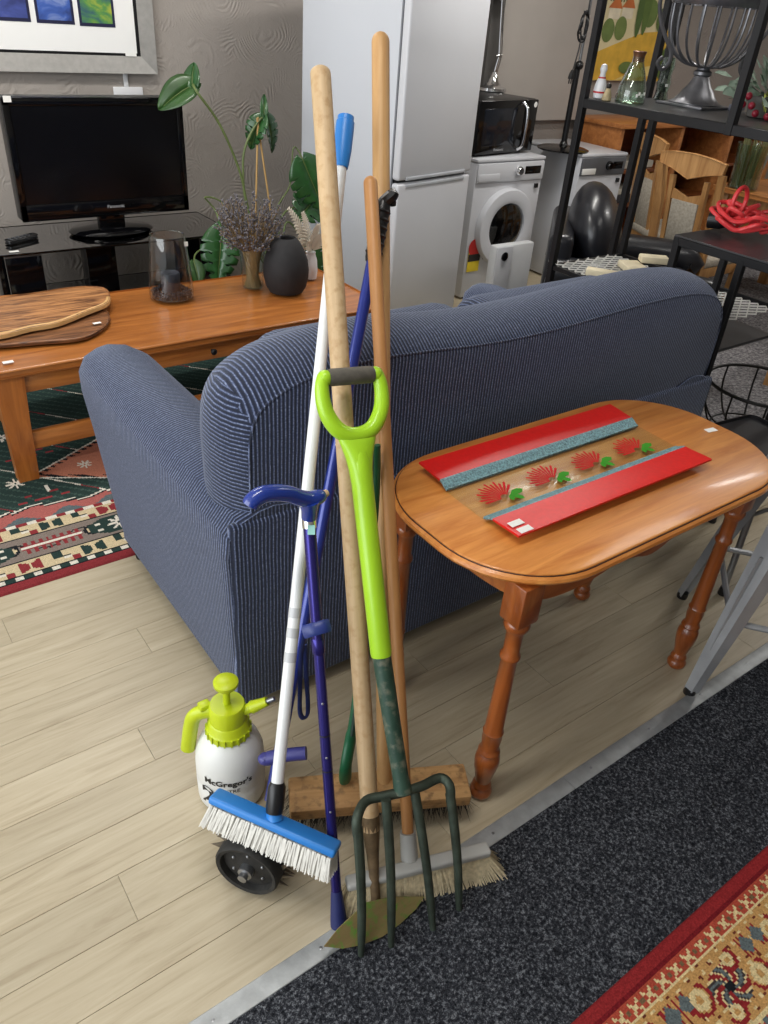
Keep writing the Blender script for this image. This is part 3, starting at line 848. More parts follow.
# hurricane glass with dark candle
def shell(prof, th):
    """closed thin wall from an outer profile"""
    inner = [(max(r-th, 0.001), z) for r, z in prof]; inner[0] = (max(prof[0][0]-th, 0.001), prof[0][1]+th)
    return prof+inner[::-1]
p0 = Zp(172, 297, TBL)
hv = thing('hurricane_vase', 'clear tapered glass hurricane vase holding a dark candle', 'vase', p0)
MB().lathe(shell([(0.080, 0.0), (0.092, 0.008), (0.095, 0.03), (0.089, 0.12), (0.080, 0.20), (0.073, 0.262)], 0.0028), 32).build('glass_wall', glass('hurricane_glass', (0.92, 0.94, 0.94), 1.3), hv)
MB().tube([Vector((0.0715*cos(a*pi/16), 0.0715*sin(a*pi/16), 0.262)) for a in range(32)], 0.0018, 6, closed=True).build('rim', glass('rim_glass', (0.8, 0.86, 0.86), 3.0), hv)
tagcard('price_label', hv, Yp(186, 244, p0.y-0.05), (1, 0, 0), (0, 0.1, 1), 0.016, 0.018)
cn = tag(MB().lathe([(0.036, 0.0), (0.040, 0.004), (0.040, 0.095), (0.036, 0.102), (0.016, 0.094), (0.004, 0.095)], 24, Matrix.Translation(p0+Vector((0, 0, 0.006)))).build('candle', mat('dark_wax', srgb(46, 46, 54), 0.5)), 'short dark grey pillar candle inside the hurricane glass', 'candle')
b = MB(); rnd = random.Random(3)
for k in range(200):
    a = rnd.random()*6.28; r = 0.050+0.034*rnd.random()
    b.ball(p0+Vector((cos(a)*r, sin(a)*r, 0.012+0.020*rnd.random())), 0.0075, 6, 4, M=None)
tag(b.build('dark_pebbles', mat('dark_pebble', srgb(40, 40, 48), 0.6)), 'dark pebbles filling the foot of the hurricane glass', 'pebbles', kind='stuff')
b = MB()
for a in (3.9, 4.25): b.ball(p0+Vector((cos(a)*0.0595, sin(a)*0.0595, 0.012)), 0.006, 6, 4)
# lavender bunch in a straight glass
p1 = Zp(253, 287, TBL)
lv = thing('glass_vase', 'straight clear glass vase full of dried lavender stalks', 'vase', p1)
MB().lathe(shell([(0.044, 0.0), (0.048, 0.006), (0.052, 0.10), (0.060, 0.185)], 0.0028), 28).build('glass_wall', MATS['clear_glass'], lv)
STALK = mat('dry_stalk', srgb(146, 122, 84), 0.8, var=0.3); LAV = mat('dried_lavender', srgb(104, 101, 106), 0.9, var=0.35, vs=40)
b = MB(); rnd = random.Random(11)
for k in range(260):
    a = rnd.random()*6.283; r0 = 0.040*sqrt(rnd.random()); sp = 0.03+0.125*sqrt(rnd.random()); a2 = a+rnd.uniform(-.5, .5)
    h = rnd.uniform(0.22, 0.40)-0.45*max(0, sp-0.07)
    A = p1+Vector((cos(a+2)*r0, sin(a+2)*r0, 0.006)); Mid = p1+Vector((cos(a2)*0.044, sin(a2)*0.044, 0.165)); T = p1+Vector((cos(a2)*sp, sin(a2)*sp, h))
    b.cur = 0
    b.tube([A, Mid, Mid.lerp(T, 0.5)+Vector((0, 0, 0.012)), T], 0.0012, 4)
    b.cur = 1
    d = (T-Mid).normalized()
    for j in range(5):
        q = T-d*(0.014*j); s_ = Vector((rnd.uniform(-1, 1), rnd.uniform(-1, 1), rnd.uniform(-.2, 1)))*0.0055
        b.tube([q-d*0.006+s_, q+d*0.002+s_*1.6, q+d*0.009+s_*0.8], [0.0012, 0.0046, 0.001], 5)
tag(b.build('dried_lavender', [STALK, LAV]), 'bunch of dried grey-purple lavender standing in the straight glass vase', 'dried flowers', kind='stuff')
# black ribbed vase
p2_ = Zp(286, 291, TBL)
bv = thing('ribbed_vase', 'matt black egg-shaped vase with fine upright ribs', 'vase', p2_)
prof = [(0.030, 0.0), (0.052, 0.002), (0.062, 0.02), (0.0685, 0.05), (0.070, 0.075), (0.066, 0.105), (0.056, 0.135), (0.043, 0.16), (0.033, 0.172), (0.029, 0.176), (0.026, 0.172), (0.026, 0.15), (0.03, 0.12), (0.03, 0.02), (0.005, 0.015)]
rs = []
for i, (r, z) in enumerate(prof):
    k_ = 1 if 1 < i < 9 else 0; r *= 1.45; z *= 1.36
    rs.append([Vector((cos(2*pi*k/96)*(r+k_*0.0011*(k % 2)), sin(2*pi*k/96)*(r+k_*0.0011*(k % 2)), z)) for k in range(96)])
MB().rings(rs).build('body', mat('matt_black_ceramic', srgb(30, 29, 31), 0.75, var=0.2, vs=30), bv, smooth=25)
# white dried fern in a small white vase behind
p3_ = Zp(303, 285, TBL); p3_ = p3_+Vector((0.085, 0.075, 0))
wv = thing('white_vase', 'small white vase behind the black ribbed vase', 'vase', p3_)
MB().lathe([(0.020, 0), (0.030, 0.003), (0.034, 0.04), (0.030, 0.09), (0.022, 0.115), (0.024, 0.125), (0.02, 0.123), (0.018, 0.10), (0.02, 0.02), (0.002, 0.01)], 24).build('body', MATS['white_plastic'], wv)
fp = thing('dried_fern', 'bleached white dried fern plumes in the small white vase', 'dried plant', p3_)
FERN = mat('bleached_fern', srgb(222, 214, 198), 0.9, var=0.1)
for (tx_, ty_) in ((289, 210), (303, 214), (324, 236), (280, 240), (318, 226), (296, 226), (310, 242)):
    T = Yp(tx_, ty_, p3_.y-0.03+0.02*rnd.random())-p3_; b = MB()
    A = Vector((0, 0, 0.10)); n = 14
    pts = [A.lerp(T, k/n)+Vector((0, 0, 0.02*sin(pi*k/n))) for k in range(n+1)]
    b.tube(pts, 0.0013, 4)
    d = (T-A).normalized(); sd = d.cross(Vector((0.3, -1, 0.2))).normalized()
    for k in range(3, n+1):
        L = 0.048*(1-(k/n)*0.75)
        for s_ in (-1, 1):
            tip = pts[k]+d*L*0.75+sd*s_*L
            b.tube([pts[k], pts[k].lerp(tip, 0.55)+Vector((0, 0, 0.003)), tip], [0.0040, 0.0050, 0.0010], 5, flat=0.5)
    b.build('plume', FERN, fp)

# ================================================================== TV AND STAND
ts = thing('tv_stand', 'black glass television stand with two shelves on black pillars', 'tv stand', (1.28, 3.92, 0))
SM = glass('smoked_glass', (0.10, 0.105, 0.11), 2.2)
TVZ = 0.55
g0 = Zp(5, 252, TVZ); 
MB().prism(rrect(0.66, 1.83, 3.722, 4.20, 0.015, 4), TVZ-0.010, TVZ, 0.002, 2).build('top_glass', SM, ts, world=True)
MB().prism(rrect(0.74, 1.80, 3.76, 4.20, 0.015, 4), 0.245, 0.253, 0.002, 2).build('shelf_glass', glass('grey_glass', (0.42, 0.47, 0.47), 2.5), ts, world=True)
for x in (0.79, 1.22, 1.72):
    MB().bb((x-0.075, 3.95 if x != 1.22 else 4.02, 0.02), (x+0.075, 4.12, TVZ-0.010), 0.006).build('pillar', MATS['black_gloss'], ts, world=True)
MB().bb((0.70, 3.78, 0.0), (1.81, 4.20, 0.02), 0.004).build('base', MATS['black_plastic'], ts, world=True)
for x in (0.79, 1.72):
    MB().bb((x-0.078, 3.745, 0.02), (x+0.078, 3.765, TVZ-0.010), 0.004).build('front_panel', MATS['black_gloss'], ts, world=True)
    MB().bb((x-0.078, 3.738, TVZ-0.022), (x+0.078, 3.766, TVZ-0.010), 0.002).build('bracket', MATS['steel'], ts, world=True)
tv = thing('television', 'black flat-screen television on a swivel foot', 'television', (1.262, 3.93, TVZ))
YT = 3.90
t00, t10, t11, t01 = Yp(20, 223, YT), Yp(187, 209, YT), Yp(182, 97, YT), Yp(1, 96, YT)
# panel leans very slightly back: an upright box in the measured rectangle
xa, xb = (t00.x+t01.x)/2, (t10.x+t11.x)/2; za, zb = (t00.z+t10.z)/2, (t01.z+t11.z)/2
MB().bb((xa, YT-0.01, za), (xb, YT+0.075, zb), 0.012, 3).build('cabinet', MATS['black_plastic'], tv, world=True)
fr = MB(); bz = 0.028
MB().bb((xa+0.032, YT-0.0125, za+0.075), (xb-0.032, YT-0.0095, zb-0.035), 0.001, 1).build('screen', mat('tv_screen', srgb(6, 6, 8), 0.22, var=0.02), tv, world=True)
for a, c in (((xa, za), (xa+0.032, zb)), ((xb-0.032, za), (xb, zb)), ((xa, zb-0.035), (xb, zb)), ((xa, za), (xb, za+0.075))):
    MB().bb((a[0]+0.001, YT-0.018, a[1]+0.001), (c[0]-0.001, YT-0.008, c[1]-0.001), 0.004, 2).build('bezel', MATS['black_gloss'], tv, world=True)
vs, fs = text_mesh('Panasonic', 0.021)
b = MB().add([Vector((q.x+(xa+xb)/2+0.03, YT-0.0186, q.y+za+0.045)) for q in vs], fs); b.build('lettering', mat('silver_print', srgb(190, 192, 196), 0.4), tv, smooth=0, world=True)
tagcard('price_label', tv, Yp(7, 99, YT-0.020), (1, 0, 0), (0, 0, 1), 0.032, 0.024)
MB().bb((1.20, YT+0.02, TVZ+0.02), (1.33, YT+0.06, za+0.03), 0.01).build('neck', MATS['black_gloss'], tv, world=True)
MB().lathe([(0.05, 0), (0.155, 0.002), (0.165, 0.012), (0.150, 0.024), (0.06, 0.034), (0.02, 0.034)], 40, Matrix.Translation((1.265, YT+0.05, TVZ)) @ Matrix.Diagonal((1.25, 0.8, 1, 1))).build('foot', MATS['black_gloss'], tv, world=True)
# remote on the glass
rp = Zp(22, 241, TVZ)
rm = thing('remote_control', 'black television remote lying on the glass stand', 'remote', rp, radians(28))
MB().prism(rrect(-0.085, 0.085, -0.022, 0.022, 0.012, 4), 0.001, 0.020, 0.004, 2).build('case', MATS['black_plastic'], rm)
for k in range(5):
    for j in (-1, 0, 1):
        MB().lathe([(0.0042, 0.019), (0.0042, 0.0225), (0.002, 0.023)], 8, Matrix.Translation((-0.06+k*0.024, j*0.012, 0))).build('button', mat('grey_button', srgb(96, 98, 102), 0.5), rm)
tagcard('price_label', ts, Zp(14, 251.5, TVZ+0.001), (1, 0, 0), (0, 1, 0), 0.04, 0.02)
rp = Zp(90, 282, 0.254)
r2 = thing('silver_remote', 'pale silver remote control on the lower glass shelf', 'remote', (1.10, 3.95, 0.253), radians(-14))
MB().prism(rrect(-0.10, 0.10, -0.026, 0.026, 0.012, 4), 0.001, 0.022, 0.005, 2).build('case', mat('pale_silver', srgb(168, 170, 172), 0.4), r2)
for k in range(4):
    MB().bb((-0.06+k*0.03, -0.012, 0.020), (-0.045+k*0.03, 0.012, 0.0235), 0.001).build('button', MATS['steel'], r2)
# white power lead and socket behind the set
so = thing('wall_socket', 'white power socket on the wall above the television', 'socket', Yp(128, 93, WALL_Y))
MB().bb((-0.075, -0.012, -0.028), (0.075, -0.001, 0.028), 0.004).build('plate', MATS['white_plastic'], so)
MB().bb((-0.018, -0.010, 0.025), (0.004, -0.001, 0.13), 0.002).build('trunking', MATS['white_plastic'], so)

# ================================================================== FRAMED PRINT
YF = WALL_Y-0.03
br = Yp(157, 74, YF); fx1, fz0 = br.x, br.z
pf = thing('framed_print', 'silver framed print with three blue and green panels on a white mount', 'picture', (fx1-0.6, WALL_Y-0.02, fz0))
SIL = mat('brushed_silver', srgb(176, 174, 170), 0.4, 0.5, var=0.08, vs=40)
fw = 0.074; fx0 = fx1-1.30; fz1 = fz0+1.0
def mit(a, b_, c, d, name):
    # mitred bar: outer a-b, inner d-c, depth in y
    b = MB(); P = [a, b_, c, d]
    front = [Vector((x, YF-0.012 if k < 2 else YF+0.004, z)) for k, (x, z) in enumerate(P)]
    backv = [Vector((x, WALL_Y-0.002, z)) for x, z in P]
    b.add(front+backv, [(0, 1, 2, 3), (7, 6, 5, 4), (0, 4, 5, 1), (1, 5, 6, 2), (2, 6, 7, 3), (3, 7, 4, 0)])
    return b.build(name, SIL, pf, smooth=0, world=True)
ix0, ix1, iz0, iz1 = fx0+fw, fx1-fw, fz0+fw, fz1-fw
mit((fx0, fz0), (fx1, fz0), (ix1, iz0), (ix0, iz0), 'frame_bar'); mit((fx1, fz0), (fx1, fz1), (ix1, iz1), (ix1, iz0), 'frame_bar')
mit((fx1, fz1), (fx0, fz1), (ix0, iz1), (ix1, iz1), 'frame_bar'); mit((fx0, fz1), (fx0, fz0), (ix0, iz0), (ix0, iz1), 'frame_bar')
MB().bb((ix0-0.01, YF+0.006, iz0-0.01), (ix1+0.01, YF+0.012, iz1+0.01)).build('backing', MATS['black_plastic'], pf, smooth=0, world=True)
MB().bb((ix0+0.012, YF+0.003, iz0+0.012), (ix1-0.018, YF+0.0055, iz1-0.012)).build('mount', mat('white_mount', srgb(236, 236, 234), 0.6, var=0.01), pf, smooth=0, world=True)
def printm(name, cols, sc):
    m, t, b = nt(name); tc = N(t, 'ShaderNodeTexCoord'); n1 = N(t, 'ShaderNodeTexNoise', Scale=sc, Detail=6.0, Distortion=1.0)
    t.links.new(tc.outputs['Object'], n1.inputs['Vector']); r = ramp(t, cols); t.links.new(n1.outputs['Fac'], r.inputs['Fac']); t.links.new(r.outputs[0], b.inputs['Base Color']); b.inputs['Roughness'].default_value = 0.5
    return m
pm = [printm('print_violet_blue', [(0.3, srgb(34, 40, 84)), (0.6, srgb(66, 80, 150)), (0.8, srgb(110, 110, 150))], 9), printm('print_blue', [(0.3, srgb(26, 34, 80)), (0.5, srgb(60, 92, 170)), (0.75, srgb(176, 190, 214))], 8), printm('print_green', [(0.3, srgb(30, 60, 110)), (0.5, srgb(84, 140, 70)), (0.75, srgb(206, 196, 60))], 10)]
brd = mat('print_border', srgb(28, 30, 62), 0.5)
for k, (l, r, bt) in enumerate(((-40, 31, 21), (37, 75, 24.5), (80, 115.5, 27.5))):
    A = Yp(l, bt-1.5, YF+0.003); B = Yp(r, bt, YF+0.003)
    x_0, x_1, z_0 = A.x, B.x, (A.z+B.z)/2
    q = MB().bb((x_0, YF+0.0012, z_0), (x_1, YF+0.0028, z_0+0.30)).build('print', brd, pf, smooth=0, world=True)
    MB().bb((x_0+0.012, YF+0.0004, z_0+0.014), (x_1-0.012, YF+0.0011, z_0+0.29)).build('picture_panel', pm[k], q, smooth=0, world=True)
tagcard('price_label', pf, Yp(131, 54.5, YF-0.001), (1, 0, 0), (0, 0, 1), 0.055, 0.016)

# ================================================================== MONSTERA
mo = thing('monstera_plant', 'leafy green monstera in a pot behind the coffee table', 'plant', (2.12, 3.72, 0))
LEAF = mat('monstera_leaf', srgb(36, 78, 36), 0.32, var=0.25, vs=14, coat=0.2)
LEAF2 = mat('monstera_leaf_light', srgb(44, 78, 32), 0.4, var=0.25, vs=14, coat=0.2)
STEM = mat('monstera_stem', srgb(96, 112, 62), 0.5, var=0.2)
MB().lathe([(0.09, 0), (0.12, 0.003), (0.15, 0.22), (0.155, 0.24), (0.14, 0.24), (0.13, 0.20), (0.005, 0.20)], 28).build('pot', mat('dark_pot', srgb(52, 50, 50), 0.6), mo)
MB().lathe([(0.128, 0.18), (0.128, 0.205), (0.06, 0.212), (0.004, 0.214)], 20).build('soil', mat('soil', srgb(48, 36, 28), 0.95, bump=0.6), mo)
def mleaf(stalk, tip, width, nrm, cuts=True, m=LEAF, fold=0.25, droop=0.05):
    stalk = Vector(stalk); tip = Vector(tip); d = tip-stalk; L = d.length; d.normalize()
    s_ = Vector(nrm).cross(d).normalized(); n_ = d.cross(s_)
    b = MB(); NU = 30
    for side in (-1, 1):
        up = []
        for i in range(NU+1):
            t = -0.16+1.16*i/NU
            tt_ = (t+0.16)/1.16
            w = width*0.5*(max(0.0, sin(pi*min(1, tt_*0.93+0.07)))**0.62)*(1-0.25*tt_)
            if t < 0: pass
            if cuts and 0.20 < tt_ < 0.92 and (i % 5) == 0: w *= 0.42
            up.append((t, w))
        mid = [stalk+d*(max(t, 0)*L)-n_*(droop*max(t, 0)**2) for t, w in up]
        rowv = [mid]
        for f in (0.35, 0.7, 1.0):
            rowv.append([stalk+d*(t*L-0.10*L*f*0+0.10*L*f*f)+s_*(side*w*f)+n_*(fold*w*f*(1-0.55*f))-n_*(droop*max(t, 0)**2) for t, w in up])
        vs = [q for r in rowv for q in r]; n1 = NU+1
        b.add(vs, [(j*n1+i, j*n1+i+1, (j+1)*n1+i+1, (j+1)*n1+i) for j in range(3) for i in range(NU)])
    o = b.build('leaf', m, mo, world=True, smooth=60)
    md = o.modifiers.new('thick', 'SOLIDIFY'); md.thickness = 0.0012
    MB().tube([stalk+d*(t*L)+n_*0.001-n_*(droop*t*t) for t in (0, 0.3, 0.6, 0.95)], [0.003, 0.0024, 0.0018, 0.0006], 5).build('midrib', STEM, o, world=True)
YP_ = 3.72
def mp(px, py, y=YP_): return Yp(px, py, y)
CAMV = lambda q: (CO-Vector(q)).normalized()
q = mp(196, 76); mleaf(mp(195, 84, 3.78), mp(160, 101, 3.80), 0.16, CAMV(q)+Vector((0.3, 0, .9)), False, LEAF2, 0.5)
q = mp(196, 76); mleaf(mp(193, 90, 3.77), mp(189, 63, 3.80), 0.10, CAMV(q)+Vector((-.6, 0, -.2)), False, LEAF, 0.4)
q = mp(262, 120); mleaf(mp(263, 117), mp(248, 142), 0.13, CAMV(q)+Vector((-.7, 0, .3)), True, LEAF, 0.5, 0.06)
mleaf(mp(265, 116), mp(280, 149), 0.12, CAMV(q)+Vector((.8, 0, .2)), True, LEAF, 0.5, 0.06)
mleaf(mp(264, 118), mp(264, 97), 0.045, CAMV(q), False, LEAF, 0.3)
q = mp(222, 250); mleaf(mp(222, 229, 3.62), mp(218, 279, 3.56), 0.22, CAMV(q)+Vector((0, 0, .25)), True, LEAF, 0.15, 0.02)
q = mp(310, 180); mleaf(mp(303, 160, 3.66), mp(322, 206, 3.6), 0.25, CAMV(q)+Vector((-.2, 0, .2)), True, LEAF, 0.2, 0.02)
mleaf(mp(318, 196, 3.7), mp(300, 216, 3.62), 0.24, CAMV(q)+Vector((.3, 0, .3)), True, LEAF, 0.2, 0.02)
mleaf(mp(305, 246, 3.64), mp(322, 280, 3.60), 0.20, CAMV(q)+Vector((0, 0, .3)), True, LEAF, 0.2, 0.02)
mleaf(mp(194, 262, 3.66), mp(200, 282, 3.6), 0.10, CAMV(q)+Vector((.4, 0, .2)), False, LEAF2, 0.3, 0.02)
base = Vector((2.10, 3.72, 0.21))
def stem(pts, r=0.006, y=YP_):
    w = [mp(*p) if len(p) == 2 else mp(p[0], p[1], p[2]) for p in pts]
    w = [base+Vector((random.uniform(-.03, .03), random.uniform(-.03, .03), 0))]+w
    MB().tube(crom(w, 6), r, 7).build('stem', STEM, mo, world=True)
stem([(252, 220), (240, 172), (220, 125), (197, 92), (193, 84, 3.79)])
stem([(250, 215), (243, 168), (247, 142), (258, 122), (264, 117)])
stem([(232, 212), (205, 197), (215, 210), (222, 229, 3.62)], 0.004)
stem([(275, 218), (290, 185), (293, 150), (298, 150), (303, 160, 3.66)], 0.004)
stem([(280, 222), (300, 205), (318, 196)], 0.005)
stem([(285, 225), (300, 235), (305, 246, 3.64)], 0.005)
stem([(240, 235), (200, 250), (194, 262, 3.66)], 0.004)
BAM = mat('bamboo_cane', srgb(186, 152, 98), 0.5, var=0.15)
for a, c in (((256, 200), (258, 117)), ((269, 200), (257, 118))):
    A, B = mp(*a), mp(*c); A2 = A+(A-B)*1.6
    MB().rod(A2 if A2.z > 0.2 else A+(A-B)*((A.z-0.2)/(B.z-A.z)), B, 0.005, n=8).build('cane_stake', BAM, mo, world=True)
# ================================================================== FRIDGE
WE = MATS['white_enamel']
fgA = Vector((2.465, 3.219, 0)); fth = radians(12.25)
fg = thing('fridge_freezer', 'tall white two-door fridge freezer standing behind the sofa', 'fridge', fgA, fth)
MB().bb((0, 0.055, 0.03), (0.60, 0.70, 1.78), 0.006, 2).build('cabinet', mat('fridge_side', srgb(196, 200, 207), 0.35, var=0.01, vs=2), fg)
GZ = 0.856
for z0_, z1_, nm in ((0.07, GZ-0.010, 'door'), (GZ+0.004, 1.775, 'door')):
    d = MB().bb((0.002, 0.0, z0_), (0.598, 0.050, z1_), 0.014, 3).build(nm, WE, fg)
    if nm:
        zc = (GZ-0.022 if z0_ < 0.1 else GZ+0.012)
        MB().bb((0.06, -0.004, zc-0.010), (0.54, 0.010, zc+0.006), 0.003).build('grip_recess', mat('grip_grey', srgb(186, 190, 196), 0.4), d)
MB().bb((0.02, 0.03, GZ-0.012), (0.58, 0.054, GZ+0.006)).build('seal', MATS['black_plastic'], fg, smooth=0)
MB().bb((0.004, 0.049, 0.07), (0.012, 0.056, 1.77)).build('gasket', mat('grey_gasket', srgb(120, 124, 130), 0.6), fg, smooth=0)
MB().bb((0.02, 0.03, 0.0), (0.58, 0.66, 0.03)).build('plinth', MATS['black_plastic'], fg, smooth=0)

# ================================================================== WASHING MACHINES
def washer(name, label, loc, rz, w, panel_m, win_m, ring_m, hgt=0.85, dep=0.58, drawer=True):
    t = thing(name, label, 'washing machine', loc, rz)
    MB().bb((0, 0.012, 0.012), (w, dep, hgt-0.022), 0.008).build('cabinet', WE, t)
    MB().bb((-0.001, 0.004, hgt-0.020), (w+0.001, dep, hgt), 0.006).build('lid', WE, t)
    for x in (0.05, w-0.05):
        for y in (0.06, dep-0.06): MB().lathe([(0.02, 0), (0.02, 0.013)], 10, Matrix.Translation((x, y, 0))).build('foot', MATS['black_plastic'], t)
    pn = MB().bb((0.006, 0.0, hgt-0.135), (w-0.006, 0.014, hgt-0.026), 0.005).build('control_panel', panel_m, t)
    MB().lathe([(0.028, 0), (0.029, 0.008), (0.024, 0.022), (0.021, 0.026), (0.004, 0.026)], 24, frame((0, -1, 0), (0, 0, 1), (w*0.60, 0.0, hgt-0.075))).build('dial', MATS['chrome'] if drawer else MATS['black_gloss'], pn)
    MB().bb((w*0.70, -0.002, hgt-0.098), (w-0.035, 0.002, hgt-0.052), 0.002).build('display', MATS['black_gloss'], pn)
    MB().bb((0.015, -0.004, hgt-0.128), (w*0.33, 0.004, hgt-0.085 if drawer else hgt-0.09), 0.003).build('detergent_drawer', WE if drawer else MATS['paper'], t)
    c = (w*0.5, 0.0, hgt*0.52); F_ = frame((0, -1, 0), (0, 0, 1), c); R = min(0.235, w*0.44)
    dd = MB().lathe([(R, -0.010), (R, 0.012), (R-0.010, 0.030), (R*0.74, 0.038), (R*0.64, 0.030), (R*0.62, 0.0)], 48, F_, cap=False).build('door', ring_m, t)
    MB().lathe([(R*0.63, 0.004), (R*0.60, 0.022), (R*0.45, 0.036), (R*0.2, 0.044), (0.004, 0.046)], 40, F_).build('window', win_m, dd)
    MB().lathe([(R*0.62, 0.001), (R*0.60, 0.004), (0.004, 0.004)], 40, F_).build('drum', mat('drum_grey', srgb(90, 92, 96), 0.35, 0.7, var=0.3, vs=60), t)
    MB().bb((w-0.06, -0.001, hgt-0.185), (w-0.035, 0.013, hgt-0.16)).build('sensor_badge', MATS['black_plastic'], t, smooth=0)
    return t
w1 = washer('washing_machine', 'white front-loading washing machine under the microwave beside the fridge', (3.395, 3.665, 0), 0, 0.575, WE, glass('door_glass', (0.32, 0.33, 0.34), 2.6), WE)
# energy labels
ex = thing('energy_label', 'red and yellow energy rating sticker on the white washing machine', 'sticker', (3.44, 3.674, 0.30))
MB().bb((-0.025, -0.0035, -0.12), (0.075, -0.002, 0.03), 0).build('card', mat('label_yellow', srgb(226, 200, 50), 0.6), ex, smooth=0)
F_ = frame((0, -1, 0), (0, 0, 1), (0.025, -0.0035, 0.03))
MB().lathe([(0.055, 0.0), (0.055, 0.0012), (0.03, 0.0013)], 28, F_).build('arc', mat('label_red', srgb(190, 44, 40), 0.6), ex, smooth=0)
MB().bb((-0.025, -0.005, -0.055), (0.075, -0.0042, -0.01)).build('band', mat('label_dark', srgb(40, 36, 36), 0.6), ex, smooth=0)
ex2 = thing('water_label', 'pale blue water rating sticker beside the energy sticker', 'sticker', (3.56, 3.674, 0.31))
MB().lathe([(0.045, 0.0), (0.045, 0.0012), (0.025, 0.0013)], 28, frame((0, -1, 0), (0, 0, 1), (0.02, -0.002, 0.03))).build('arc', mat('label_blue', srgb(70, 130, 176), 0.6), ex2, smooth=0)
MB().bb((-0.02, -0.0035, -0.06), (0.06, -0.002, 0.02)).build('card', mat('label_slate', srgb(70, 84, 96), 0.6), ex2, smooth=0)
w2 = washer('front_loader', 'white washing machine with a dark grey control panel and black door behind the leather armchair', (4.31, 3.66, 0), radians(-3), 0.43, mat('panel_grey', srgb(92, 94, 98), 0.35), MATS['black_gloss'], MATS['black_gloss'], 0.85, 0.58, False)

# microwave
mw = thing('microwave', 'black microwave oven with a silver handle on the white washing machine', 'microwave', (3.40, 3.715, 0.85), radians(8))
MB().bb((0.0, 0.02, 0.012), (0.56, 0.42, 0.305), 0.008).build('case', MATS['black_plastic'], mw)
dd = MB().bb((0.002, 0.0, 0.014), (0.43, 0.022, 0.303), 0.005).build('door', MATS['black_gloss'], mw)
MB().bb((0.05, -0.002, 0.06), (0.35, 0.003, 0.26), 0.003).build('window', mat('microwave_window', srgb(24, 28, 36), 0.1), dd)
MB().bb((0.434, 0.0, 0.014), (0.558, 0.022, 0.303), 0.005).build('control_panel', MATS['black_gloss'], mw)
MB().tube(crom([(0.40, -0.002, 0.03), (0.412, -0.030, 0.06), (0.414, -0.036, 0.16), (0.412, -0.030, 0.255), (0.40, -0.002, 0.288)], 6), 0.011, 10, flat=0.6).build('handle', MATS['chrome'], dd)
MB().lathe([(0.016, 0), (0.016, 0.001)], 12, frame((0, -1, 0), (0, 0, 1), (0.53, -0.0005, 0.275))).build('sticker', MATS['paper'], mw)
vs, fs = text_mesh('Panasonic', 0.024)
MB().add([Vector((q.x+0.22, -0.0008, q.y+0.035)) for q in vs], fs).build('lettering', MATS['silver_print'], dd, smooth=0)
for x in (0.06, 0.5):
    for y in (0.06, 0.36): MB().lathe([(0.015, 0), (0.015, 0.013)], 10, Matrix.Translation((x, y, 0))).build('foot', MATS['black_plastic'], mw)
# chrome desk lamp base on the microwave
lp = Zp(489, 91, 1.155)
dl = thing('desk_lamp', 'chrome desk lamp with a domed foot on top of the microwave', 'lamp', (lp.x, lp.y-0.03, 1.155))
MB().lathe([(0.085, 0), (0.09, 0.006), (0.088, 0.022), (0.055, 0.034), (0.034, 0.055), (0.022, 0.085), (0.016, 0.11), (0.004, 0.115)], 28).build('foot', MATS['chrome'], dl)
MB().tube([(0, 0, 0.11), (0.012, -0.01, 0.20), (0.004, 0, 0.34), (-0.02, 0.0, 0.55)], 0.007, 8).build('arm', MATS['chrome'], dl)
MB().tube([(0.018, 0, 0.10), (0.032, -0.01, 0.20), (0.022, 0, 0.34), (-0.005, 0.0, 0.55)], 0.004, 8).build('spring', MATS['chrome'], dl)
MB().ball((0.01, -0.003, 0.20), 0.016, 10, 6).build('joint', MATS['chrome'], dl)
MB().lathe([(0.07, -0.06), (0.05, 0.0), (0.02, 0.05), (0.004, 0.055)], 20, Matrix.Translation((-0.02, 0, 0.56))).build('shade', MATS['chrome'], dl)
# white case in front of the washer
wb = thing('white_appliance', 'white upright casing with a round black knob leaning beside the washing machine', 'appliance', (3.345, 3.36, 0), radians(0))
MB().bb((0, 0, 0.0), (0.32, 0.06, 0.425), 0.01).build('casing', mat('satin_white', srgb(220, 222, 224), 0.35, var=0.02), wb)
MB().bb((0.0, -0.012, 0.02), (0.13, 0.0, 0.42), 0.004).build('front_strip', WE, wb)
MB().lathe([(0.026, 0), (0.027, 0.004), (0.018, 0.012), (0.004, 0.013)], 20, frame((0, -1, 0), (0, 0, 1), (0.065, -0.012, 0.365))).build('knob', MATS['black_gloss'], wb)

# floor lamp standing on the second machine
lb = Vector((4.30, 3.84, 0.85))
fl = thing('pole_lamp', 'tall black lamp stand with a round foot on the second washing machine', 'lamp', lb)
MB().lathe([(0.17, 0.0), (0.172, 0.008), (0.15, 0.016), (0.03, 0.024), (0.022, 0.05), (0.016, 0.055)], 36, Matrix.Diagonal((1, 1, 1, 1))).build('foot', MATS['black_gloss'], fl)
MB().rod((0, 0, 0.03), (0, 0, 0.50), 0.020).build('lower_pole', MATS['black_metal'], fl)
MB().ball((0.0, -0.01, 0.49), 0.028, 10, 6).build('collar', MATS['black_plastic'], fl)
MB().rod((0.01, 0, 0.48), (0.01, 0, 1.10), 0.010).build('upper_pole', MATS['steel'], fl)
co = MB(); rr_ = random.Random(5)
pts = []
for k in range(46):
    a = k*0.62; pts.append(Vector((-0.045+0.030*cos(a)+0.006*rr_.uniform(-1, 1), -0.03+0.012*rr_.uniform(-1, 1), 0.70+0.075*sin(a)+0.01*rr_.uniform(-1, 1))))
